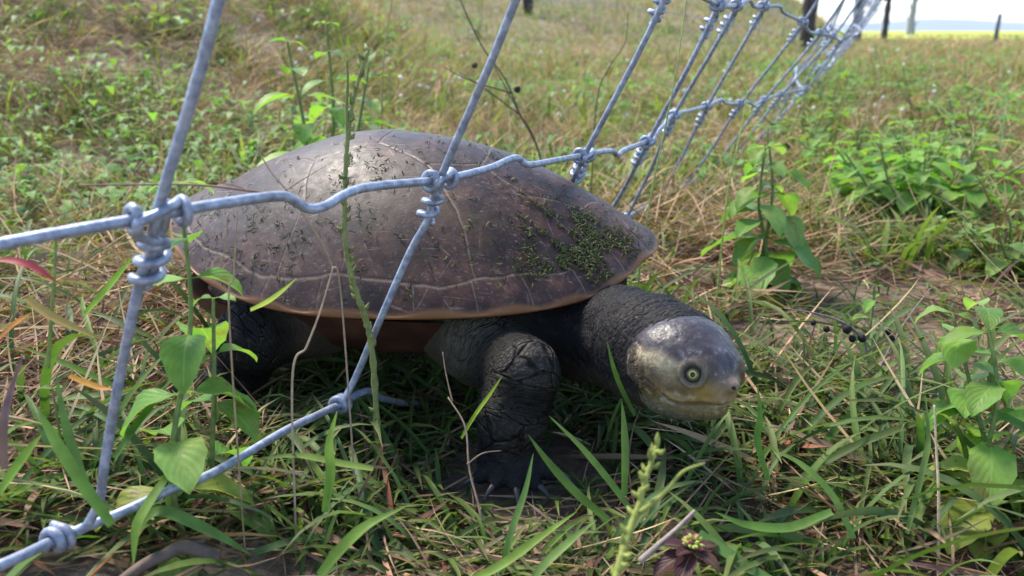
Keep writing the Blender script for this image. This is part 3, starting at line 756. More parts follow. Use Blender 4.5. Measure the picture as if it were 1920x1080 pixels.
def knot(mb, c, tl, tdn, r, n=10, turns=2.2, hand=1):
    """two eyes round the line wire, a strap across, then the tail coiled down the stay"""
    f = nrm(np.cross(tl, tdn)); 
    if f @ (np.array((0, 0, CAMH)) - c) < 0: f = -f
    u = nrm(np.cross(f, tl)); u = u if u[2] > 0 else -u
    g = .0072; Rr = r * 2.0
    def eye(s0, a0, a1, k=12): return [c + tl * (s0 + hand * .0009 * (t - .5)) + Rr * (math.cos(a) * u + math.sin(a) * f) for t, a in ((q, a0 + (a1 - a0) * q) for q in np.linspace(0, 1, k))]
    P = eye(g, math.pi * 1.15, -math.pi * .25, 14)
    P += [c + tl * (g * .45) + u * Rr * 1.25 + f * r * 1.1, c - tl * (g * .4) + u * Rr * .85 + f * r * 1.9]
    P += eye(-g, math.pi * .25, math.pi * 2.1, 16)[1:]
    st = c + tdn * .0095
    P += [c - tl * g * .85 + tdn * .0042 + f * r * 1.7]
    sd = tl * r * .85; cc_ = c + sd
    add_tube(mb, spline(np.array([c + sd * 1.6 - tdn * .004 - f * r * .6, c + sd * 1.7 + tdn * .004, c + sd * 2.0 + tdn * (.010 + turns * r * 3.2), c + sd * 1.5 + tdn * (.0125 + turns * r * 3.4)]), 5), r * .8, n)
    a_ = nrm(np.cross(tdn, f)); k = int(turns * 14)
    for q in range(k + 1):
        a = -math.pi * .2 + q / 14 * 2 * math.pi * hand; h = .0085 + (q / 14) * r * 3.5
        rr_ = 1 + .08 * math.sin(q * .37 + turns * 9); P.append(cc_ + tdn * h + r * rr_ * (1.75 * math.cos(a) * f + 2.25 * math.sin(a) * a_))
    add_tube(mb, spline(np.array(P), 2), r * .84, n)
farknots = MB()
for i in range(nst):
    pts = [LV[j][i] for j in range(8)]
    if i == 0:
        body_pts = [LV[0][0] + np.array((-.004, .003, .003)), at(150, 995, .287), at(178, 960, .285), at(188, 930, .283), at(198, 860, .279), at(222, 720, .270), at(262, 530, .256), at(285, 470, .250)] + [p + np.array((0, -.0016, 0)) for p in pts[1:]]
    elif i == 1:
        body_pts = [LV[0][1] + np.array((0, -.003, 0)), at(668, 705, .398), at(716, 592, .385), at(770, 470, .374), at(805, 408, .366)] + [p + np.array((0, -.003, 0)) for p in pts[1:]]
    elif i == 2:
        body_pts = [pts[0] + np.array((0, .003, 0)), at(1045, 420, .575), at(1066, 362, .532)] + [p + np.array((0, -.003, 0)) for p in pts[1:]]
    elif i < 12:
        t = .5; bow = (pts[0] + pts[1]) / 2 + np.array((.004, .004, 0)) * (1 - i / 12)
        body_pts = [pts[0], bow] + [p + np.array((0, -.003, 0)) for p in pts[1:]]
    else: body_pts = pts
    if i > 9 + ns and i % 2: pass
    mb = MB(); add_tube(mb, spline(body_pts, 5 if i < 12 else 2), WR * (.92 if i < 20 else .85), 10 if i < 12 else 5)
    sw = mb.build('stay_wire', MAT['wire'], fence)
    for j in range(8):
        tl = tangent(j, i); dn = nrm(LV[max(j - 1, 0)][i] - LV[j][i]) if j > 0 else -nrm(LV[1][i] - LV[0][i])
        if (j, i) == (1, 0): dn = nrm(at(262, 530, .256) - LV[1][0])
        if (j, i) == (1, 1): dn = nrm(at(770, 470, .374) - LV[1][1])
        if (j, i) == (1, 2): dn = nrm(at(1066, 362, .532) - LV[1][2])
        if i < 11 and j < 4:
            kb = MB(); tw_ = 2.0 + .8 * ((i * 7 + j * 3) % 5) / 5
            if j == 0: # the stay ends in a small eye round the bottom wire
                f = nrm(np.cross(tl, dn)); u = np.cross(f, tl)
                P = [LV[0][i] + tl * (-.004 + .0075 * q) + WR * 1.9 * (math.cos(a) * u + math.sin(a) * f) for q, a in zip(np.linspace(0, 1, 34), np.linspace(0, 4.4 * math.pi, 34))]
                add_tube(kb, np.array(P), WR * .95, 9)
            else: knot(kb, LV[j][i], tl, dn, WR, 10 if i < 5 else 7, turns=tw_, hand=1)
            kb.build('knot', MAT['wire'], sw)
        else:
            c = LV[j][i]
            if (c[1] < 7): add_tube(farknots, np.array([c - dn * .003, c + dn * .006, c + dn * .017]), np.array([.0045, .0055, .0035]), 5)
setp(farknots.build('far_knots', MAT['wire'], fence), label='many small wire knots far along the fence', kind='stuff')

def post(x, y, h, r, lean, label, name='fence_post', zb=None):
    z0 = gz(x, y) - .15; e = empty(name, (x, y, z0 + .15), label, 'post', 'timber posts carrying the wire fences')
    P = np.array([(x, y, z0), (x + lean * .3, y, z0 + h * .33), (x + lean * .5, y + .01, z0 + h * .66), (x + lean, y, z0 + h)])
    Q = spline(P, 8); V, F, c = tube(Q, r * (1 + .12 * np.sin(np.arange(len(Q)) * 1.7)) * np.linspace(1.1, .9, len(Q)), 14)
    V = V + (fbm(V, 14, int(x * 10) + 5, 3)[:, None] - .5) * r * .7
    mesh('trunk', V, [F, c], MAT['post'], e)
    Qn = len(Q) // 2; tv = MB(); add_tube(tv, np.array([Q[Qn] + np.array((r * 1.05 * math.cos(a), r * 1.05 * math.sin(a), .004 * math.sin(3 * a))) for a in np.linspace(0, 6.28, 20)]), .003, 6); tv.build('wire_tie', MAT['wire'], e)
post(post1[0], post1[1], 1.5, .052, .05, 'dark rough timber post nearest the camera, where the thin far netting ends')
post(post2[0] + .05, post2[1] + .05, 1.5, .055, .03, 'dark post just right of the nearest one, thinner and against the pale sky')
post(post3[0] + .05, post3[1] + .05, 1.6, .06, .05, 'dark post standing with white sky on both sides, behind the bunched fence wires')
hp_, hD = hit(992, 30); xx, yy = hp_[0], hp_[1]
post(xx, yy, 1.4, 9.5 * hD / 1598, -.06, 'dark post on the grassy bank above the turtle shell, only its foot in view')
p4, D4 = hit(1706, 64)
e = empty('tree', (p4[0], p4[1], p4[2]), 'pale grey dead trunk with thin bare limbs, rightmost of the uprights beside the fence', 'tree')
rr4 = 7.5 * D4 / 1598; mb = MB(); Q4 = np.array([p4 - np.array((0, 0, .1)), p4 + np.array((.01, 0, .35)), p4 + np.array((-.02, 0, .9)), p4 + np.array((.04, 0, 1.7)), p4 + np.array((.02, 0, 2.6))])
add_tube(mb, spline(Q4, 6), np.linspace(rr4 * 1.15, rr4 * .5, 25), 12, (.30, .29, .32)); mb.build('trunk', MAT['stem'], e)
for k4 in range(7):
    b4 = p4 + np.array((0, 0, .25 + .3 * k4)); a4 = k4 * 2.4; mb = MB(); d4 = np.array((math.cos(a4), math.sin(a4), .8))
    add_tube(mb, spline(np.array([b4, b4 + d4 * .12, b4 + d4 * .25 + np.array((0, 0, .1)), b4 + d4 * .38 + np.array((.04, 0, .24))]), 5), np.linspace(rr4 * .35, rr4 * .1, 16), 6, (.28, .27, .30)); mb.build('limb', MAT['stem'], e)
# second fence running over the bank between its post and the near post
f2 = empty('wire_fence', (1.2, 7.9, .5), 'faint thin wire netting crossing the green bank behind the turtle', 'fence')
A0 = np.array((xx - 6.5, yy + 7)); A1 = np.array((xx, yy)); A2 = post1[:2] + .03; pl = []
for a, b, n in ((A0, A1, 16), (A1, A2, 12)):
    for k in range(n): pl.append(a + (b - a) * k / n)
pl.append(A2)
for j in range(5):
    mb = MB(); add_tube(mb, spline(np.array([(p[0], p[1], gz(p[0], p[1]) + .10 + .16 * j - .03 * math.sin(k * .26)) for k, p in enumerate(pl)]), 3), .0032, 5); mb.build('line_wire', MAT['wire'], f2)
for k, p in enumerate(pl):
    z = gz(p[0], p[1]); mb = MB(); add_tube(mb, np.array([(p[0], p[1], z + .05), (p[0] + .01, p[1], z + .42), (p[0], p[1], z + .78)]), .003, 5); mb.build('stay_wire', MAT['wire'], f2)
# lone thin marker post with rubble at its foot, out on the right
mx, my = 6.7, 12.3
e = empty('marker_post', (mx, my, gz(mx, my)), 'thin grey post with reddish rubble at its foot on the far right', 'post')
mb = MB(); add_tube(mb, np.array([(mx, my, gz(mx, my) - .1), (mx, my, gz(mx, my) + .2), (mx + .01, my, gz(mx, my) + .42)]), .026, 10, (.10, .10, .12)); mb.build('trunk', MAT['stem'], e)
m = M('reddish rubble'); n1 = m.noise(m.obj(), 12, 5); m.set(Base_Color=m.ramp(n1, [(.35, (.16, .07, .05)), (.7, (.36, .26, .22))]), Roughness=.9, Normal=m.bump(n1, .6, .01)); MAT['rubble'] = m.m
for k in range(7):
    a = rng.uniform(0, 6.28); c = np.array((mx - .12 + .2 * math.cos(a), my - .1 + .1 * math.sin(a), 0)); c[2] = gz(c[0], c[1]) + .02
    t = np.linspace(0, math.pi, 9); u = np.linspace(0, 2 * math.pi, 12, endpoint=False)
    V = np.array([[math.sin(a1) * math.cos(b1), math.sin(a1) * math.sin(b1), math.cos(a1) * .6] for a1 in t for b1 in u]) * rng.uniform(.04, .08)
    V = V * (1 + .5 * (fbm(V + k, 18, 3)[:, None] - .5)) + c; i_ = np.arange(8)[:, None] * 12; j_ = np.arange(12)[None]
    mesh('rubble_lump', V, np.stack([i_ + j_, i_ + 12 + j_, i_ + 12 + (j_ + 1) % 12, i_ + (j_ + 1) % 12], -1).reshape(-1, 4), MAT['rubble'], e)
# ------------------------------------------------------------ occupancy tests
def in_turtle(P, pad=.0015):
    P = np.asarray(P); q = ((P - lo) / hG).astype(int); ok = ((q >= 0) & (q < np.array(FB.shape))).all(-1)
    q = np.clip(q, 0, np.array(FB.shape) - 1); r = ok & (FB[q[..., 0], q[..., 1], q[..., 2]] < pad)
    l = (P[..., 0] - SC[0]) * cy_ + (P[..., 1] - SC[1]) * sy_; w_ = -(P[..., 0] - SC[0]) * sy_ + (P[..., 1] - SC[1]) * cy_
    rho = np.sqrt((l / (SA * 1.0)) ** 2 + (w_ / (SB * 1.02)) ** 2)
    z_ = .094 + .074 * np.clip(1 - rho ** 2.15, 0, 1) ** .86
    r |= (rho < 1.0) & (P[..., 2] > .080 + .02 * (rho < .85) * 0) & (P[..., 2] < z_ + .004)
    r |= (rho < .78) & (P[..., 2] > .045) & (P[..., 2] < .12)
    hl = (P - HC) @ HM; r |= (np.abs(hl) < np.array((.036, .0245, .0215))).all(-1)
    return r
# ------------------------------------------------------------ blades
def blades(x, y, L, W, phi0, phi1, az, cols, K=5, fold=.25, twist=0.4, z0=None, zmin=.0015, tip=None, cull=True, widen=1.0, pmax=None):
    n = len(x); t = np.linspace(0, 1, K + 1); z = ground_z(x, y) if z0 is None else z0
    az = az[:, None] + rng.normal(0, .35, (n, 1)) * t[None]
    ph = phi0[:, None] + (phi1 - phi0)[:, None] * t[None] ** 1.2
    st = (L / K)[:, None]; dh = np.sin(ph) * st; dz = np.cos(ph) * st
    cx = np.concatenate([np.zeros((n, 1)), np.cumsum((dh * np.cos(az))[:, 1:], 1)], 1) + x[:, None]
    cy = np.concatenate([np.zeros((n, 1)), np.cumsum((dh * np.sin(az))[:, 1:], 1)], 1) + y[:, None]
    cz = np.concatenate([np.zeros((n, 1)), np.cumsum(dz[:, 1:], 1)], 1) + z[:, None]
    g = ground_z(cx.ravel(), cy.ravel()).reshape(n, -1) + zmin * rng.uniform(.3, 2.5, (n, 1)); cz = np.maximum(cz, g)
    if cull:
        P = np.stack([cx, cy, cz], -1); bad = in_turtle(P).any(1)
        bad |= (np.linalg.norm(P - np.array((0, 0, CAMH)), axis=-1) < .20).any(1)
        if pmax is not None: bad |= pmax(P)
        k = ~bad; cx, cy, cz, az, W, cols = cx[k], cy[k], cz[k], az[k], W[k], cols[k]; ph = ph[k]; n = len(cx)
    wd = np.minimum(1, (1 - t) * 3.2 + .04)[None] * (0.55 + .45 * np.minimum(1, t * 5))[None] * W[:, None] * .5
    tw = rng.normal(0, twist, (n, 1)) * (.4 + t[None])
    sx, sy2 = -np.sin(az) * np.cos(tw), np.cos(az) * np.cos(tw); sz = np.sin(tw)
    nxn = -np.cos(az) * np.cos(ph); nyn = -np.sin(az) * np.cos(ph); nzn = np.sin(ph)
    C0 = np.stack([cx, cy, cz], -1); S = np.stack([sx, sy2, sz], -1) * wd[..., None]; Nn = np.stack([nxn, nyn, nzn], -1) * (wd * fold * 2)[..., None]
    if fold > 0: V = np.stack([C0 - S + Nn, C0, C0 + S + Nn], 2); m_ = 3
    else: V = np.stack([C0 - S, C0 + S], 2); m_ = 2
    V = V.reshape(-1, 3); b = (np.arange(n) * (K + 1) * m_)[:, None, None]; k = np.arange(K)[None, :, None] * m_; s_ = np.arange(m_ - 1)[None, None]
    o = (b + k + s_).ravel(); F = np.stack([o, o + 1, o + m_ + 1, o + m_], 1)
    cc = np.repeat(cols[:, None, :], (K + 1), 1)
    if tip is not None: cc = cc * (1 - tip[2] * (t[None, :, None] ** 3)) + np.array(tip[:3]) * 0 + cc * 0 + (np.array((.26, .19, .09)) * tip[2]) * (t[None, :, None] ** 3)
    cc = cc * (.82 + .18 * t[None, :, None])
    cc = np.repeat(cc[:, :, None, :], m_, 2).reshape(-1, 3)
    return V, F, cc
def pick(pal, n, jit=.25):
    pal = np.array(pal); c = pal[rng.integers(0, len(pal), n)]
    return np.clip(c * rng.uniform(1 - jit, 1 + jit, (n, 1)) * rng.uniform(.92, 1.08, (n, 3)), .004, 1)
GRN = [(.070, .135, .026), (.095, .170, .030), (.050, .100, .024), (.125, .200, .038), (.065, .125, .036)]
GRN_BLUE = [(.070, .140, .045), (.055, .115, .038), (.095, .170, .055), (.08, .155, .035), (.13, .19, .05)]
GRN_FAR = [(.14, .22, .040), (.17, .26, .048), (.11, .19, .042), (.20, .25, .06), (.24, .27, .08)]
DRY = [(.42, .29, .17), (.34, .22, .13), (.25, .155, .095), (.50, .36, .22), (.16, .10, .065), (.38, .235, .15), (.27, .165, .115)]
DRYF = [(.50, .35, .20), (.42, .27, .16), (.55, .41, .24), (.38, .23, .15), (.46, .38, .17)]
BRN = [(.17, .09, .06), (.11, .06, .042), (.24, .145, .10), (.28, .19, .14), (.20, .085, .05)]
def logsamp(n, y0, y1, marg=.12):
    y = np.exp(rng.uniform(math.log(y0), math.log(y1), n)); hwid = .66 * y + marg
    return rng.uniform(-1, 1, n) * hwid, y
def bare(x, y): return 1 - .8 * sstep(.56, .64, fbm(p3(x, y), 5.5, 211, 3) + .05 * sstep(0, -.2, x) * (y < 1))
def green_field(x, y): return fbm(p3(x, y * .8), 4.5, 101, 4) + .35 * (fbm(p3(x, y), 1.1, 105, 3) - .5)
class ST:
    def __init__(s): s.V = []; s.F = []; s.C = []; s.n = 0
    def add(s, r):
        V, F, c = r; s.V.append(V); s.F.append(F + s.n); s.C.append(c); s.n += len(V)
    def build(s, name, mat, label=None, cat=None):
        o = mesh(name, np.concatenate(s.V), np.concatenate(s.F), mat, None, cols=np.concatenate(s.C)); return setp(o, label, cat, None, 'stuff')
def low_here(P):       # keep tall blades out of the trodden strip before the foot and below the head
    x, y, z = P[..., 0], P[..., 1], P[..., 2]
    a = (x > -.05) & (x < .05) & (y > .27) & (y < .46) & (z > .027) | (x > -.030) & (x < .030) & (y > .335) & (y < .39) & (z > .020)
    b = (x > .02) & (x < .14) & (y > .24) & (y < .46) & (z > .042)
    c = (x > -.14) & (x < .05) & (y > .25) & (y < .42) & (z > .052)
    return (a | b | c).any(1)
G = ST()
# fine couch grass growing in runners: tufts of a few blades
def tufts(n, y0, y1, per, Lr, Wr, pal, K, thr, keepdry=.15, fold=.25, phr=(.2, 1.25), spread=.008, lim=True, sm=6):
    x, y = logsamp(n, y0, y1); g = green_field(x, y) - .17 * sstep(.05, -.20, x) * (y < 1); k = rng.uniform(size=n) < np.clip((g - thr) * 10 + .5, keepdry, 1) * bare(x, y); x, y = x[k], y[k]
    x = np.repeat(x, per) + rng.normal(0, 1, len(x) * per) * spread * np.clip(np.repeat(y, per), .5, 20); y = np.repeat(y, per) + rng.normal(0, 1, len(x)) * spread * np.clip(np.repeat(y, per), .5, 20)
    n = len(x); s = np.clip(y / 1.5, 1, 6) ** .55; s2 = np.minimum(s, sm)
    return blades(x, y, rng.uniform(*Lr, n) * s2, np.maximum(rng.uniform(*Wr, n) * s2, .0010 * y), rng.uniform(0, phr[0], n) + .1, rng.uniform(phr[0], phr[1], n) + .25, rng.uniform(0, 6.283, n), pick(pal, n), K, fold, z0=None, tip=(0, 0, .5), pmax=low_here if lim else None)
G.add(tufts(3600, .28, .80, 5, (.018, .050), (.0012, .0026), GRN, 5, .55, keepdry=.10, phr=(.9, 1.7)))
G.add(tufts(700, .28, 1.0, 3, (.05, .10), (.0018, .0040), GRN_BLUE, 7, .50, phr=(.9, 1.9)))
G.add(tufts(12000, .75, 3.2, 4, (.025, .065), (.0014, .0030), GRN + GRN_FAR, 4, .52, fold=0, phr=(.7, 1.5), lim=False))
G.add(tufts(20000, 2.8, 18, 3, (.03, .075), (.002, .004), GRN_FAR, 3, .48, fold=0, phr=(.4, 1.2), lim=False, sm=1.3))
G.add(tufts(9000, 14, 60, 2, (.03, .07), (.003, .006), GRN_FAR, 2, .40, fold=0, phr=(.3, .9), lim=False, sm=1.2))
# right foreground: broad soft blades in a dense sward; left foreground: longer bent blades
n = 420; x = np.concatenate([rng.uniform(.02, .34, 300), rng.uniform(-.26, .02, 120)]); y = rng.uniform(.27, .46, n)
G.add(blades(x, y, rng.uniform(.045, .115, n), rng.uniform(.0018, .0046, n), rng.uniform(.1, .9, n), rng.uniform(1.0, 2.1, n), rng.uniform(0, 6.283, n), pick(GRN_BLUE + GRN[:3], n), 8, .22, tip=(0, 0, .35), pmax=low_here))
def clumps(n, y0, y1, per, Lr, Wr, pal, thr):
    x, y = logsamp(n, y0, y1); k = fbm(p3(x, y), 2.6, 171, 3) > thr; k &= ~((np.hypot(x - .405, y - .97) < .22) | (np.hypot(x - .20, y - .70) < .13) | (np.hypot(x - .50, y - 1.0) < .13)); x, y = x[k], y[k]; c0 = pick(pal, len(x), .3)
    m_ = len(x); x = np.repeat(x, per); y = np.repeat(y, per); cc = np.repeat(c0, per, 0) * rng.uniform(.75, 1.25, (m_ * per, 1)); n = len(x)
    x = x + rng.normal(0, .012, n); y = y + rng.normal(0, .012, n); s = np.clip(y / 1.5, 1, 2.2) ** .5 * np.repeat(rng.uniform(.6, 1.3, m_), per)
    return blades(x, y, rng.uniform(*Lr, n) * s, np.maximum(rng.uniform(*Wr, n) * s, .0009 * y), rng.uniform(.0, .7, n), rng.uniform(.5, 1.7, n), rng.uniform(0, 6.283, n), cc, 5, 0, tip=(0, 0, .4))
G.add(clumps(2600, .72, 5.5, 13, (.03, .075), (.0022, .0045), GRN[1:4] + GRN_FAR, .50))
G.build('grass', MAT['grass'], 'green couch grass blades over the ground', 'grass')
S = ST()
def straws(n, y0, y1, Lr, Wr, pal, K=4, phr=(1.0, 1.75), lift=.012, fold=0, lim=True):
    x, y = logsamp(n, y0, y1); g = green_field(x, y); k = rng.uniform(size=n) < np.clip(.62 - (g - .5) * 3, .22, 1) * bare(x, y); x, y = x[k], y[k]; n = len(x); s = np.clip(y / 1.5, 1, 6) ** .55
    return blades(x, y, rng.uniform(*Lr, n) * s, np.maximum(rng.uniform(*Wr, n) * s, .0008 * y), rng.uniform(*phr, n), rng.uniform(*phr, n), rng.uniform(0, 6.283, n), pick(pal, n, .35), K, fold, z0=ground_z(x, y) + rng.uniform(0, lift, n) * s, zmin=.002, twist=1.0, pmax=low_here if lim else None)
S.add(straws(30000, .27, .85, (.015, .06), (.0005, .0014), DRY, 4))
S.add(straws(7500, .27, .85, (.02, .07), (.0014, .0036), DRY + BRN, 5, fold=.3))
S.add(straws(3800, .27, .9, (.05, .12), (.0007, .0017), DRY + DRYF, 6, (.8, 1.7), .02))
S.add(straws(18000, .27, .85, (.008, .025), (.0008, .0022), BRN, 2))
S.add(straws(56000, .8, 3.2, (.035, .12), (.0007, .0018), DRY + DRYF, 3, (.7, 1.75), .02, lim=False))
S.add(straws(60000, 2.6, 16, (.03, .075), (.001, .002), DRYF, 2, (.3, 1.5), .02, lim=False))
S.add(clumps(1500, .6, 5.5, 11, (.04, .10), (.0012, .0024), DRY + DRYF, .47))
S.build('dry_grass', MAT['straw'], 'dead straw and brown litter on the soil', 'litter')

# ------------------------------------------------------------ leaves
def leaf(mb, base, d, up, L, W, droop=.5, cup=.15, col=(.1, .2, .04), nl=9, nw=4, teeth=0, wav=0):
    """ovate leaf from base in direction d"""
    d = nrm(np.array(d, float)); s = nrm(np.cross(d, up)); n = nrm(np.cross(s, d)); V = []; T = []
    pet = .14
    pos = np.array(base, float); cen = [pos.copy()]; dirs = [d]; a = 0
    for k in range(nl):
        a = -droop * ((k + 1) / nl) * 1.0; dd = d * math.cos(a) + n * math.sin(a); dirs.append(dd); pos = pos + dd * L / nl; cen.append(pos.copy())
    for k in range(nl + 1):
        t = k / nl; tt = max(0, (t - pet) / (1 - pet)); wd = W * .5 * (math.sin(math.pi * tt ** .72) ** .85 if 0 < tt < 1 else 0) + (.0004 if t < .98 else 0)
        nn = nrm(np.cross(s, dirs[k]))
        for q in range(-nw, nw + 1):
            f = q / nw; wz = wav * math.sin(t * 14 + (1 if q > 0 else 2.1)) * abs(f) * W * .08
            V.append(cen[k] + s * f * wd * (1 + teeth * (.05 if k % 2 else -.05) * (abs(f) > .9)) + nn * (cup * abs(f) ** 1.4 * wd + wz)); T.append((f, t, 0))
    m_ = 2 * nw + 1; i = np.arange(nl)[:, None] * m_; j = np.arange(m_ - 1)[None]
    mb.add(np.array(V), np.stack([i + j, i + j + 1, i + m_ + j + 1, i + m_ + j], -1).reshape(-1, 4), col, np.array(T))
LG = [(.135, .265, .055), (.155, .30, .060), (.11, .23, .055), (.19, .34, .07), (.23, .36, .10)]
def herb(name, base, top, nodes, L, W, label, group=None, pal=LG, seed=0, droop=.8, yellow=(), stems=1, spread=0.0, stemr=.0011, first=.25, az0=None, tiltup=.9, top_small=.35):
    r = np.random.default_rng(seed); base = np.array(base, float); top = np.array(top, float); base[2] = gz(base[0], base[1]) - .002
    e = empty(name, base, label, 'plant', group); st = MB(); lf = MB()
    for s_ in range(stems):
        tp = top + (np.array((r.uniform(-1, 1) * spread, r.uniform(-1, 1) * spread, -abs(r.normal(0, .18)) * (top[2] - base[2]))) if s_ else 0)
        Hh = tp - base; P = spline(np.array([base, base + Hh * .3 + r.normal(0, .03, 3) * np.linalg.norm(Hh), base + Hh * .65 + r.normal(0, .025, 3) * np.linalg.norm(Hh), tp]), 10)
        add_tube(st, P, np.linspace(stemr * 1.3, stemr * .6, len(P)), 7, (.16, .22, .07))
        a = r.uniform(0, 6.28) if az0 is None else az0
        for k in range(nodes):
            t = first + (1 - first) * (k / max(1, nodes - 1)) ** .9; p = P[min(len(P) - 1, int(t * (len(P) - 1)))]; a += math.pi / 2 + r.normal(0, .2)
            sz = (1 - (1 - top_small) * (k / max(1, nodes - 1)) ** 2.2) * r.uniform(.8, 1.12)
            for h in (0, math.pi):
                aa = a + h + r.normal(0, .15); el = .75 * tiltup * (.1 + .6 * (k / max(1, nodes - 1)) ** 2) * r.uniform(.5, 1.2)
                d = np.array((math.cos(aa) * math.cos(el), math.sin(aa) * math.cos(el), math.sin(el)))
                c = np.array(pal[r.integers(len(pal))]) * r.uniform(.85, 1.15)
                if k in yellow: c = np.array((.33, .40, .08)) * r.uniform(.8, 1.1)
                Lk = L * sz * r.uniform(.85, 1.1)
                if in_turtle((p + d * Lk)[None])[0] or in_turtle((p + d * Lk * .5)[None])[0]: continue
                leaf(lf, p, d, np.array((0, 0, 1.)), Lk, W * sz * r.uniform(.85, 1.1), droop * r.uniform(.6, 1.5), r.uniform(.1, .5), c, teeth=1, wav=r.uniform(0, 1))
    st.build('stem', MAT['stem'], e); lf.build('foliage', MAT['leaf'], e); return e
def gp(px, py, D):  # ground point under that pixel direction
    p = at(px, py, D); return np.array((p[0], p[1], gz(p[0], p[1])))
def topof(px, py, D): return at(px, py, D)
herb('broadleaf_herb', gp(318, 760, .315), topof(335, 345, .305), 8, .036, .019, 'bright green leafy herb rising behind the nearest wire knot, with one chewed yellowing leaf', seed=5, yellow=(1,), az0=.5, first=.12, droop=1.0)
herb('broadleaf_herb', gp(410, 720, .335), topof(400, 560, .33), 5, .032, .015, 'lower leafy herb in front of the turtle hind leg, beside the nearest stay wire', seed=8, az0=1.2, droop=1.1)
herb('broadleaf_herb', gp(605, 340, .74), topof(612, 45, .74), 8, .056, .028, 'tall green herb standing behind the top of the shell', seed=12, stems=3, spread=.045, stemr=.0018)
herb('broadleaf_herb', gp(1432, 545, .69), topof(1438, 240, .70), 9, .058, .029, 'upright green herb with drooping pointed leaves just right of the fence stays', seed=21, stems=2, spread=.02, az0=.3, droop=1.1, yellow=(0,), stemr=.0016, first=.12)
herb('broadleaf_herb', gp(1690, 455, .93), topof(1690, 232, .95), 6, .054, .026, 'wide many stemmed green herb clump in the middle of the right side', seed=33, stems=20, spread=.11, pal=[(.17, .33, .06), (.20, .37, .07), (.14, .28, .055)], stemr=.0014)
herb('broadleaf_herb', gp(1868, 1060, .36), topof(1845, 578, .365), 9, .033, .0165, 'large leafy herb standing tallest at the right edge of the foreground', seed=41, az0=.6, droop=1.1, stems=2, spread=.012, first=.15, yellow=(1, 2), top_small=.6)
herb('broadleaf_herb', gp(1632, 655, .60), topof(1640, 535, .60), 4, .028, .011, 'small green herb behind the dead twig with dark pods', seed=52, droop=.9)
herb('broadleaf_herb', gp(1850, 440, .95), topof(1860, 345, .98), 4, .040, .018, 'low green herb at the right edge beyond the tall foreground herb', seed=61, stems=5, spread=.06)
herb('broadleaf_herb', hit(1880, 330)[0], topof(1890, 190, 1.4), 4, .050, .022, 'leafy herb high on the right edge under the brown grass', seed=63, stems=6, spread=.12, stemr=.0015)
herb('seedling', gp(100, 760, .34), topof(98, 728, .335), 2, .012, .006, 'tiny pale green seedling on bare soil left of the nearest stay wire', seed=71, stemr=.0006)
k = 0
HL_ = ['small pale herb just right of the bunched far fence wires', 'small herb beyond the wide clump, right of the bunched wires', 'small herb between the fence stays and the wide herb clump', 'small herb above and right of the wide herb clump',
 'small herb just above left of the wide herb clump', 'small herb in front of the high leafy herb at the right edge', 'small herb low beside the foot of the nearest timber post', 'small herb right of the nearest timber post foot',
 'small herb between the fence stays below their upper knots', 'small herb on the bank between third and fourth fence stays', 'small herb on the bank left of the third fence stay', 'small herb on the bank under the far dark post',
 'small herb on the bank behind the dark branching weed', 'small herb right of the tall herb behind the shell', 'small herb left of the tall herb behind the shell', 'leftmost small herb on the bank, beside the first stay wire', 'small herb just behind the wide herb clump on the right', 'small herb at the right edge between tall herb and low herb']
bgs = [(1560, 235, 2.1), (1650, 215, 2.0), (1500, 300, 1.5), (1730, 250, 1.7), (1600, 330, 1.35), (1820, 300, 1.7), (1420, 150, 3.0), (1540, 165, 3.1), (1350, 140, 3.2), (1250, 60, 5.2), (1180, 90, 4.2), (900, 70, 4.4), (820, 120, 3.0), (700, 90, 3.2), (560, 70, 3.2), (300, 60, 3.0), (1760, 360, 1.15), (1900, 520, .72)]
for (px, py, D) in bgs:
    p, D = hit(px, py)
    herb('ground_herb', p, p + np.array((0, 0, rng.uniform(.05, .11) * D ** .5)), 4, .040, .019, HL_[k], 'small herbs scattered in the grass', seed=100 + k, stems=9, spread=.09 * D ** .5, stemr=.0012, pal=[(.16, .27, .07), (.19, .31, .08), (.13, .24, .07)]); k += 1

# broad-leaved weeds and clover carpet (nobody could count it) and its white flower heads
Wd = MB(); n = 5000; x, y = logsamp(n, .8, 9); g = fbm(p3(x, y), 1.7, 141, 3); kk = g > .50; x, y = x[kk], y[kk]; z = ground_z(x, y)
n = len(x); per = 6; x = np.repeat(x, per); y = np.repeat(y, per); z = np.repeat(z, per); n = len(x)
sc_ = np.clip(y, 1, 8) ** .55; az = rng.uniform(0, 6.283, n); el = rng.uniform(.0, .9, n); L = rng.uniform(.006, .030, n) * sc_ ** .6 * np.repeat(rng.uniform(.6, 1.3, n // 6), 6); W = L * rng.uniform(.35, .55, n)
c0 = np.stack([x + rng.normal(0, .02, n) * sc_, y + rng.normal(0, .02, n) * sc_, z + rng.uniform(.006, .055, n) * sc_], 1)
d = np.stack([np.cos(az) * np.cos(el), np.sin(az) * np.cos(el), np.sin(el)], 1); s = np.stack([-np.sin(az), np.cos(az), 0 * az], 1)
d2 = np.stack([np.cos(az) * np.cos(el - .8), np.sin(az) * np.cos(el - .8), np.sin(el - .8)], 1)
mid = c0 + d * (L * .5)[:, None]; tipp = mid + d2 * (L * .5)[:, None]; up_ = np.cross(s, d) * -1
V = np.stack([c0, mid - s * (W * .5)[:, None] + up_ * (W * .12)[:, None], mid, mid + s * (W * .5)[:, None] + up_ * (W * .12)[:, None], tipp], 1).reshape(-1, 3)
b = np.arange(n) * 5; F = np.concatenate([np.stack([b, b + 1, b + 2], 1), np.stack([b, b + 2, b + 3], 1), np.stack([b + 1, b + 4, b + 2], 1), np.stack([b + 2, b + 4, b + 3], 1)])
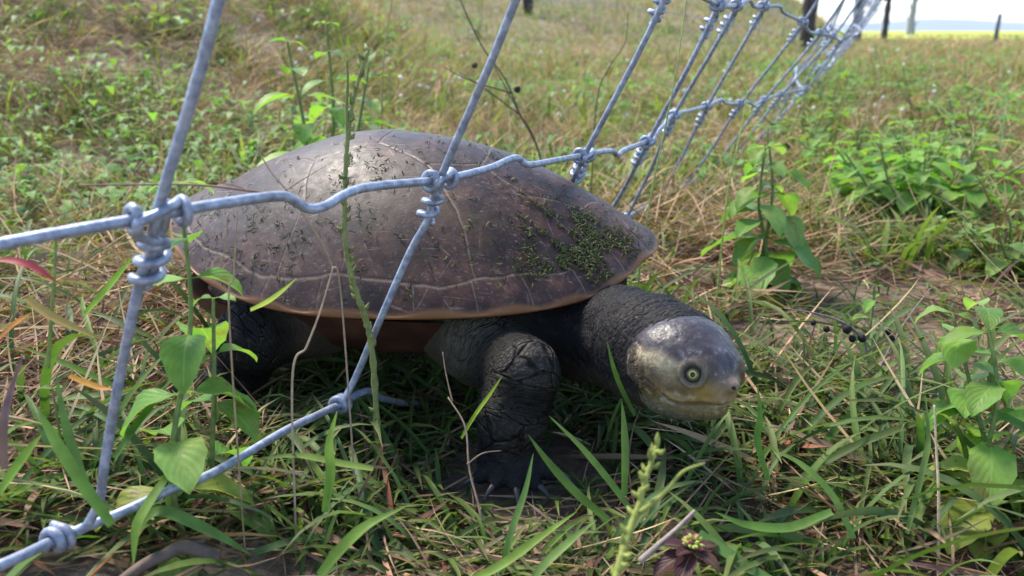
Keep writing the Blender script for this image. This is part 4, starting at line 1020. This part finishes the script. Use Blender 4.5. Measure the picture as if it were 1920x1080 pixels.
setp(mesh('weeds', V, F, MAT['weed'], None, cols=np.repeat(pick([(.12, .22, .06), (.16, .28, .07), (.10, .19, .06), (.19, .29, .09)], n), 5, 0)), 'low green broad leaved weeds carpeting the ground behind', 'weeds', None, 'stuff')
m = M('white petals'); m.set(Base_Color=(.70, .70, .62), Roughness=.7); MAT['petal'] = m.m
n = 420; x, y = logsamp(n, .95, 9); kk = fbm(p3(x, y), 1.5, 151, 3) > .5; x, y = x[kk], y[kk]; z = ground_z(x, y); V = []; F = []
for i in range(len(x)):
    sz = .0028 * max(1, y[i]) ** .5; c = np.array((x[i], y[i], z[i] + rng.uniform(.03, .07) * max(1, y[i]) ** .4))
    for q in range(7):
        a = rng.normal(size=3); a[2] = abs(a[2]); a = nrm(a); o_ = c + a * sz; u1 = nrm(np.cross(a, rng.normal(size=3))) * sz * .9; u2 = np.cross(a, u1)
        b = len(V); V += [o_ - u1, o_ - u2, o_ + u1, o_ + u2]; F.append((b, b + 1, b + 2, b + 3))
setp(mesh('white_flowers', np.array(V), np.array(F), MAT['petal'], None, smooth=False), 'tiny white flower heads dotted through the grass', 'flowers', None, 'stuff')

# ------------------------------------------------------------ single stalks, twigs and blades
def stalk(name, pts, r, col, label, cat='stalk', bumps=0, branches=(), seeds=None, mat='stem', group=None, sb=None):
    P = np.array([p if isinstance(p, np.ndarray) else at(*p) for p in pts]); g = gz(P[-1][0], P[-1][1])
    e = empty(name, P[-1], label, cat, group); Q = spline(P, 10); mb = MB(); r_ = np.linspace(r * .55, r, len(Q))
    if bumps: r_ = r_ * (1 + .55 * (np.abs(np.sin(np.arange(len(Q)) * 1.9)) ** 6))
    add_tube(mb, Q, r_, 8, col)
    if bumps:
        for k in range(0, len(Q) - 1, 2):
            d = nrm(rng.normal(size=3)); d[2] = abs(d[2]); V0 = Q[k]; add_tube(mb, np.array([V0, V0 + d * r * 1.8, V0 + d * r * 2.6 + np.array((0, 0, r))]), np.array([r * .7, r * .75, r * .2]), 5, np.array(col) * rng.uniform(.6, 1.3))
    mb.build('stem', MAT[mat], e)
    for br in branches:
        B = np.array([p if isinstance(p, np.ndarray) else at(*p) for p in br]); b2 = MB(); QB_ = spline(B, 8); add_tube(b2, QB_, np.linspace(r * .7, r * .3, len(QB_)), 6, np.array(col) * .9); b2.build('branch', MAT[mat], e)
    for sd_ in (seeds or []):
        c = at(*sd_[:3]); rr_ = sd_[3]; t = np.linspace(0, math.pi, 7); u = np.linspace(0, 2 * math.pi, 8, endpoint=False)
        V = np.array([[math.sin(a) * math.cos(b), math.sin(a) * math.sin(b), math.cos(a)] for a in t for b in u]); V = V * rr_ * (1 + .5 * (fbm(V + c * 50, 3, 7)[:, None] - .5)) + c
        i_ = np.arange(6)[:, None] * 8; j_ = np.arange(8)[None]
        mesh('seed_pod', V, np.stack([i_ + j_, i_ + 8 + j_, i_ + 8 + (j_ + 1) % 8, i_ + (j_ + 1) % 8], -1).reshape(-1, 4), MAT['stem'], e, cols=np.tile(np.array(sd_[4] if len(sd_) > 4 else (.025, .02, .02)), (56, 1)))
    return e
TAN = (.40, .29, .17)
stalk('seed_stalk', [(690, 95, .36), (664, 180, .36), (652, 260, .36), (647, 350, .361), (646, 430, .362), (655, 500, .366), (672, 560, .372), (686, 600, .378), (700, 680, .385), gp(705, 760, .39)], .0013, (.20, .22, .075), 'knobbly green seed stalk standing upright in front of the shell', bumps=1, branches=[[(652, 260, .36), (650, 200, .359), (652, 150, .358), (650, 110, .358)]])
stalk('grass_stalk', [(738, -20, .80), (722, 90, .80), (716, 200, .80), gp(712, 330, .80)], .0011, (.32, .27, .10), 'straight straw coloured stalk behind the shell, rising out of the top of the view')
stalk('grass_stalk', [(1292, -40, .52), (1270, 120, .52), (1245, 250, .53), (1222, 360, .54), (1200, 500, .545), gp(1192, 600, .55)], .0007, (.30, .36, .12), 'long thin pale green stalk crossing the fence stays in front of them')
stalk('grass_stalk', [(1402, 170, .66), (1390, 240, .66), (1375, 310, .66), (1362, 380, .665), gp(1345, 540, .67)], .0009, (.32, .38, .10), 'yellow green stalk leaning beside the upright herb with drooping leaves')
stalk('dark_weed_stalk', [(850, -30, .85), (900, 80, .85), (948, 150, .85), (975, 215, .86), (1005, 270, .87), gp(1060, 400, .88)], .0012, (.10, .09, .05), 'dark bare branching weed behind the shell, with small black buds', branches=[[(975, 215, .86), (900, 160, .86), (860, 135, .86)], [(960, 175, .855), (880, 150, .85), (830, 125, .85)], [(1005, 270, .87), (935, 140, .88), (918, 110, .88)]], seeds=[(970, 168, .85, .0035), (890, 122, .85, .003, (.12, .06, .04))])
stalk('dark_weed_stalk', [(1178, 20, .90), (1172, 80, .90), (1140, 130, .90), (1118, 200, .91), gp(1108, 330, .92)], .0009, (.12, .11, .05), 'thin olive weed stalk between the second and third fence stays')
stalk('seed_stalk', [(1232, 835, .245), (1215, 885, .243), (1200, 940, .240), (1178, 1000, .236), (1158, 1070, .230), (1148, 1150, .228), (1145, 1300, .225)], .0011, (.27, .30, .07), 'yellow green knobbly seed stalk rising in front at the bottom edge', bumps=1, branches=[[(1200, 960, .238), (1245, 925, .241), (1280, 885, .243), (1322, 868, .245)]])
stalk('dead_twig', [(1622, 640, .50), (1630, 690, .50), (1634, 722, .50), (1600, 735, .495), (1570, 760, .49), (1560, 795, .485), gp(1556, 830, .485)], .0012, (.24, .19, .17), 'dead greyish twig with dark shrivelled pods to the right of the head', 'twig',
      branches=[[(1634, 722, .50), (1660, 735, .50), (1655, 775, .495), (1632, 805, .49)], [(1634, 722, .50), (1665, 660, .51), (1700, 600, .52), (1745, 540, .53)], [(1662, 715, .50), (1735, 685, .51), (1800, 650, .52), (1905, 585, .53)], [(1622, 640, .50), (1590, 610, .50), (1540, 590, .505), (1470, 578, .51)]],
      seeds=[(1588, 617, .50, .0028), (1598, 635, .50, .0022), (1616, 634, .50, .0026), (1550, 617, .503, .002), (1672, 635, .51, .002), (1665, 622, .51, .002), (1525, 605, .505, .0018)])
stalk('fallen_stick', [gp(120, 1120, .27) + np.array((0, 0, .012)), (250, 1072, .30), (310, 1040, .305), (350, 1026, .31), (408, 1046, .312)], .0030, (.15, .11, .09), 'short brown crooked stick lying at the bottom left edge', 'stick', branches=[[(350, 1026, .31), (372, 1018, .312), (386, 1010, .313)]])
stalk('twig', [(1302, 958, .318), (1268, 992, .312), (1236, 1020, .305), (1200, 1052, .30)], .0012, (.30, .24, .20), 'pale bare twig lying beside the purple flowering weed', 'twig')
stalk('seed_head_stalk', [(478, 272, .315), (508, 322, .315), (540, 360, .315), (575, 412, .318), (600, 450, .322), (622, 498, .33), (640, 560, .34), gp(655, 720, .35)], .00042, (.34, .24, .17), 'thin braided brown seed head leaning across the shell', bumps=0, branches=[[(535, 357, .315), (570, 335, .316), (612, 310, .318)]])
stalk('seed_head_stalk', [(625, 500, .315), (600, 585, .316), (575, 650, .318), (548, 715, .32), gp(535, 800, .325)], .0005, (.42, .32, .22), 'pale twisted grass seed head rising in front of the gap below the shell')
stalk('grass_stalk', [(150, 347, .285), (260, 346, .285), (370, 347, .286), (470, 358, .29), (560, 372, .30)], .0005, (.26, .16, .12), 'dark thin seed spike lying level across the first stay wire', branches=[[(470, 358, .29), (440, 348, .289), (400, 340, .288)]])
stalk('grass_stalk', [(445, 392, .30), (442, 450, .30), (438, 520, .302), (430, 600, .305), gp(425, 720, .31)], .0004, (.34, .26, .14), 'upright straw coloured stalk before the rear edge of the shell', branches=[[(428, 400, .30), (424, 450, .30), (415, 500, .302)]])
stalk('grass_stalk', [(840, 745, .375), (872, 800, .37), (880, 880, .365), (900, 960, .36), gp(915, 1060, .355)], .0006, (.33, .22, .15), 'brown dry stalk standing just left of the front foot', branches=[[(848, 752, .375), (836, 700, .378), (830, 660, .38)], [(876, 870, .365), (905, 850, .37), (940, 845, .372)]])
stalk('grass_stalk', [(1752, 760, .34), (1756, 850, .34), (1760, 930, .338), gp(1766, 1060, .336)], .0007, (.55, .42, .26), 'pale straight straw stalk left of the large herb at the right edge')
stalk('grass_stalk', [(105, 440, .30), (102, 520, .30), (96, 600, .302), (90, 690, .305)], .0008, (.20, .26, .07), 'upright green stalk near the left edge above the red tipped blade')
def blade_thing(pts, W, col, label, name='broad_grass', mat='grass', group=None, tipcol=None):
    P = spline(np.array([at(*p) if not isinstance(p, np.ndarray) else p for p in pts]), 8); T = nrm(np.gradient(P, axis=0)); vw = nrm(np.array((0, -.45, .9)))
    S_b = nrm(np.cross(T, vw)); n = len(P); t = np.linspace(0, 1, n); wd = W * .30 * np.minimum(1, (1 - t) ** .8 * 1.9) * (.7 + .3 * np.minimum(1, t * 4)) + .00008
    Nn = nrm(np.cross(S_b, T)); V = np.stack([P - S_b * wd[:, None] + Nn * wd[:, None] * .35, P, P + S_b * wd[:, None] + Nn * wd[:, None] * .35], 1).reshape(-1, 3)
    i = np.arange(n - 1)[:, None] * 3; j = np.arange(2)[None]; F = np.stack([i + j, i + j + 1, i + j + 4, i + j + 3], -1).reshape(-1, 4)
    c = np.tile(np.array(col) * ((1.3, 1.1, .62) if col[1] > col[0] else (1, 1, 1)), (n, 1)) * (.8 + .4 * vnoise(P, 300, 7))[:, None]
    if tipcol is not None: c = c * (1 - t[:, None] ** 1.5) + np.array(tipcol) * t[:, None] ** 1.5
    return setp(mesh(name, V, F, MAT[mat], None, cols=np.repeat(c, 3, 0)), label, 'grass blade', group, 'thing')
BG = 'broad grass blades around the turtle'
bl = [([(865, 822, .385), (890, 780, .383), (920, 738, .381), (941, 706, .38)], .0030, (.20, .34, .06), 'bright yellow green blade crossing the front leg'),
 ([(1140, 975, .35), (1085, 930, .352), (1030, 870, .355), (990, 815, .358)], .0062, (.07, .15, .05), 'broad dark green blade just right of the front foot', ),
 ([(1185, 960, .35), (1140, 900, .352), (1090, 840, .355), (1030, 780, .36)], .0050, (.09, .18, .07), 'broad green blade behind the one at the front foot'),
 ([(1170, 930, .362), (1172, 860, .362), (1170, 800, .363), (1166, 752, .364)], .0050, (.10, .20, .08), 'upright green blade with cut top under the cheek'),
 ([(1190, 780, .375), (1165, 730, .374), (1150, 690, .373), (1138, 640, .372)], .0040, (.06, .14, .06), 'slim dark green blade standing before the neck'),
 ([(880, 1090, .30), (940, 1060, .303), (1010, 1010, .308), (1080, 960, .315)], .0055, (.13, .24, .07), 'long light green blade slanting across the bottom middle'),
 ([(940, 1075, .31), (958, 1000, .312), (985, 920, .318), (1000, 850, .322)], .0040, (.10, .20, .09), 'slim pale green blade rising below the front foot'),
 ([(1000, 1085, .30), (1030, 1050, .303), (1075, 1010, .308), (1118, 975, .31)], .0050, (.12, .22, .10), 'short blue green blade at the bottom middle'),
 ([(0, 488, .28), (35, 492, .28), (70, 505, .281), (108, 530, .282)], .0046, (.34, .05, .07), 'crimson grass blade entering at the left edge'),
 ([(-5, 640, .29), (20, 615, .29), (40, 600, .29), (58, 588, .29)], .0040, (.42, .17, .04), 'orange withered blade at the left edge'),
 ([(50, 560, .29), (90, 590, .29), (140, 615, .292), (200, 640, .295)], .0048, (.30, .22, .08), 'mottled yellow and brown blade left of the first stay wire'),
 ([(130, 705, .30), (160, 718, .30), (190, 728, .30), (215, 730, .30)], .0036, (.50, .24, .05), 'small orange blade on the soil left of the stay wire'),
 ([(10, 880, .27), (8, 800, .27), (20, 740, .271), (45, 660, .272)], .0050, (.17, .10, .11), 'purple brown dry blade curling up at the left edge'),
 ([(0, 925, .265), (30, 880, .266), (55, 845, .268), (78, 815, .27)], .0062, (.12, .24, .06), 'broad green blade rising from the lower left edge'),
 ([(210, 985, .272), (150, 900, .275), (100, 820, .28), (68, 760, .285)], .0062, (.08, .18, .06), 'long green blade behind the bend of the first stay wire'),
 ([(165, 920, .29), (140, 850, .292), (120, 780, .295), (105, 700, .30)], .0050, (.08, .17, .08), 'tall slim blade left of the first stay wire'),
 ([(330, 870, .31), (270, 960, .295), (255, 1000, .290), (250, 1060, .285)], .0060, (.10, .21, .06), 'upright green blade below the bend in the bottom wire'),
 ([(215, 860, .318), (255, 800, .32), (285, 760, .322), (305, 725, .325)], .0055, (.07, .16, .06), 'dark green blade right of the first stay wire'),
 ([(250, 1000, .30), (300, 960, .30), (400, 1000, .302), (470, 1040, .305)], .0070, (.08, .17, .07), 'broad arched green blade beneath the bottom wire'),
 ([(600, 1080, .29), (640, 1030, .292), (690, 985, .295), (760, 950, .30)], .0070, (.10, .20, .06), 'broad green blade at the bottom left of the middle'),
 ([(610, 960, .31), (620, 890, .312), (618, 830, .318), (632, 770, .325)], .0058, (.11, .22, .06), 'upright green blade where the bottom wire dips into the grass'),
 ([(700, 880, .33), (640, 870, .33), (560, 855, .328), (470, 862, .325)], .0048, (.12, .21, .08), 'pale green blade lying over the bottom wire'),
 ([(470, 582, .31), (500, 568, .31), (528, 548, .31), (556, 522, .31)], .0040, (.24, .36, .08), 'yellow green blade pointing up in front of the rear shell edge'),
 ([(160, 590, .32), (200, 545, .32), (228, 510, .32), (252, 478, .32)], .0062, (.14, .28, .05), 'bright green blade leaning left of the twisted knot'),
 ([(1560, 960, .33), (1480, 990, .33), (1400, 985, .33), (1340, 960, .33)], .0066, (.08, .18, .06), 'wide dark blade arching at the lower right of the middle'),
 ([(1600, 1010, .33), (1560, 930, .335), (1500, 870, .34), (1440, 840, .345)], .0050, (.10, .20, .08), 'long blue green blade in the lower right sward'),
 ([(1440, 900, .35), (1420, 830, .352), (1425, 780, .356), (1420, 720, .36)], .0046, (.09, .20, .05), 'upright green blade just right of the chin'),
 ([(1700, 1000, .34), (1730, 880, .345), (1740, 820, .35), (1735, 740, .355)], .0038, (.10, .18, .09), 'tall narrow blade left of the large herb'),
 ([(1310, 1000, .31), (1380, 1050, .303), (1420, 1075, .30), (1500, 1110, .295)], .0075, (.07, .16, .08), 'wide blue green blade beside the purple weed'),
 ([(870, 560, .0), ] if False else [(1065, 870, .60), (1100, 470, .60), (1150, 430, .60), (1190, 385, .60)], .0060, (.09, .2, .05), 'dark green blade behind the front tip of the shell')]
for q in bl[:-1]: blade_thing(q[0], q[1], q[2], q[3], group=BG)
# purple flowering weed at the bottom edge
e = empty('purple_weed', gp(1265, 1060, .30), 'dark purple leaved weed with small yellow green flower cluster at the bottom edge', 'plant')
c0 = at(1300, 1022, .302); mb = MB(); add_tube(mb, spline(np.array([c0, c0 + np.array((-.002, .003, -.012)), gp(1270, 1085, .30)]), 6), .0008, 7, (.14, .06, .08)); mb.build('stem', MAT['stem'], e)
mb = MB()
for a, L, el in ((3.5, .022, -.15), (4.2, .020, -.1), (2.9, .016, .3), (5.4, .015, .1), (.4, .014, .2), (1.6, .014, .4), (3.9, .013, .5)):
    L *= .8; leaf(mb, c0 - np.array((0, 0, .002)), (math.cos(a) * math.cos(el), math.sin(a) * math.cos(el), math.sin(el)), np.array((0, 0, 1.)), L, L * .42, .5, .3, np.array((.085, .030, .045)) * rng.uniform(.8, 1.5))
mb.build('foliage', MAT['leaf'], e); mb = MB()
for k in range(26):
    d = nrm(rng.normal(size=3)); d[2] = abs(d[2]); add_tube(mb, np.array([c0 + d * .0015, c0 + d * .0032, c0 + d * .0042]), np.array([.0005, .0008, .0003]), 5, (.34, .36, .08) if k % 4 else (.40, .12, .10))
mb.build('flower_head', MAT['stem'], e)
# ------------------------------------------------------------ air
hm = bpy.data.materials.new('air'); hm.use_nodes = True; ht = hm.node_tree; ht.nodes.remove(ht.nodes['Principled BSDF'])
pv = ht.nodes.new('ShaderNodeVolumePrincipled'); pv.inputs['Color'].default_value = (.82, .88, 1, 1); pv.inputs['Density'].default_value = .00030; pv.inputs['Anisotropy'].default_value = .2
ht.links.new(pv.outputs[0], ht.nodes['Material Output'].inputs['Volume'])
x0, x1, y0, y1, z0h, z1h = -2900, 3400, -400, 3420, -5.5, 52
V = np.array([(x, y, z) for x in (x0, x1) for y in (y0, y1) for z in (z0h, z1h)], float)
F = np.array([(0, 1, 3, 2), (4, 6, 7, 5), (0, 4, 5, 1), (2, 3, 7, 6), (0, 2, 6, 4), (1, 5, 7, 3)])
setp(mesh('haze', V, F, hm, None, smooth=False), kind='stuff', label='pale blue air between the camera and the distant hills')
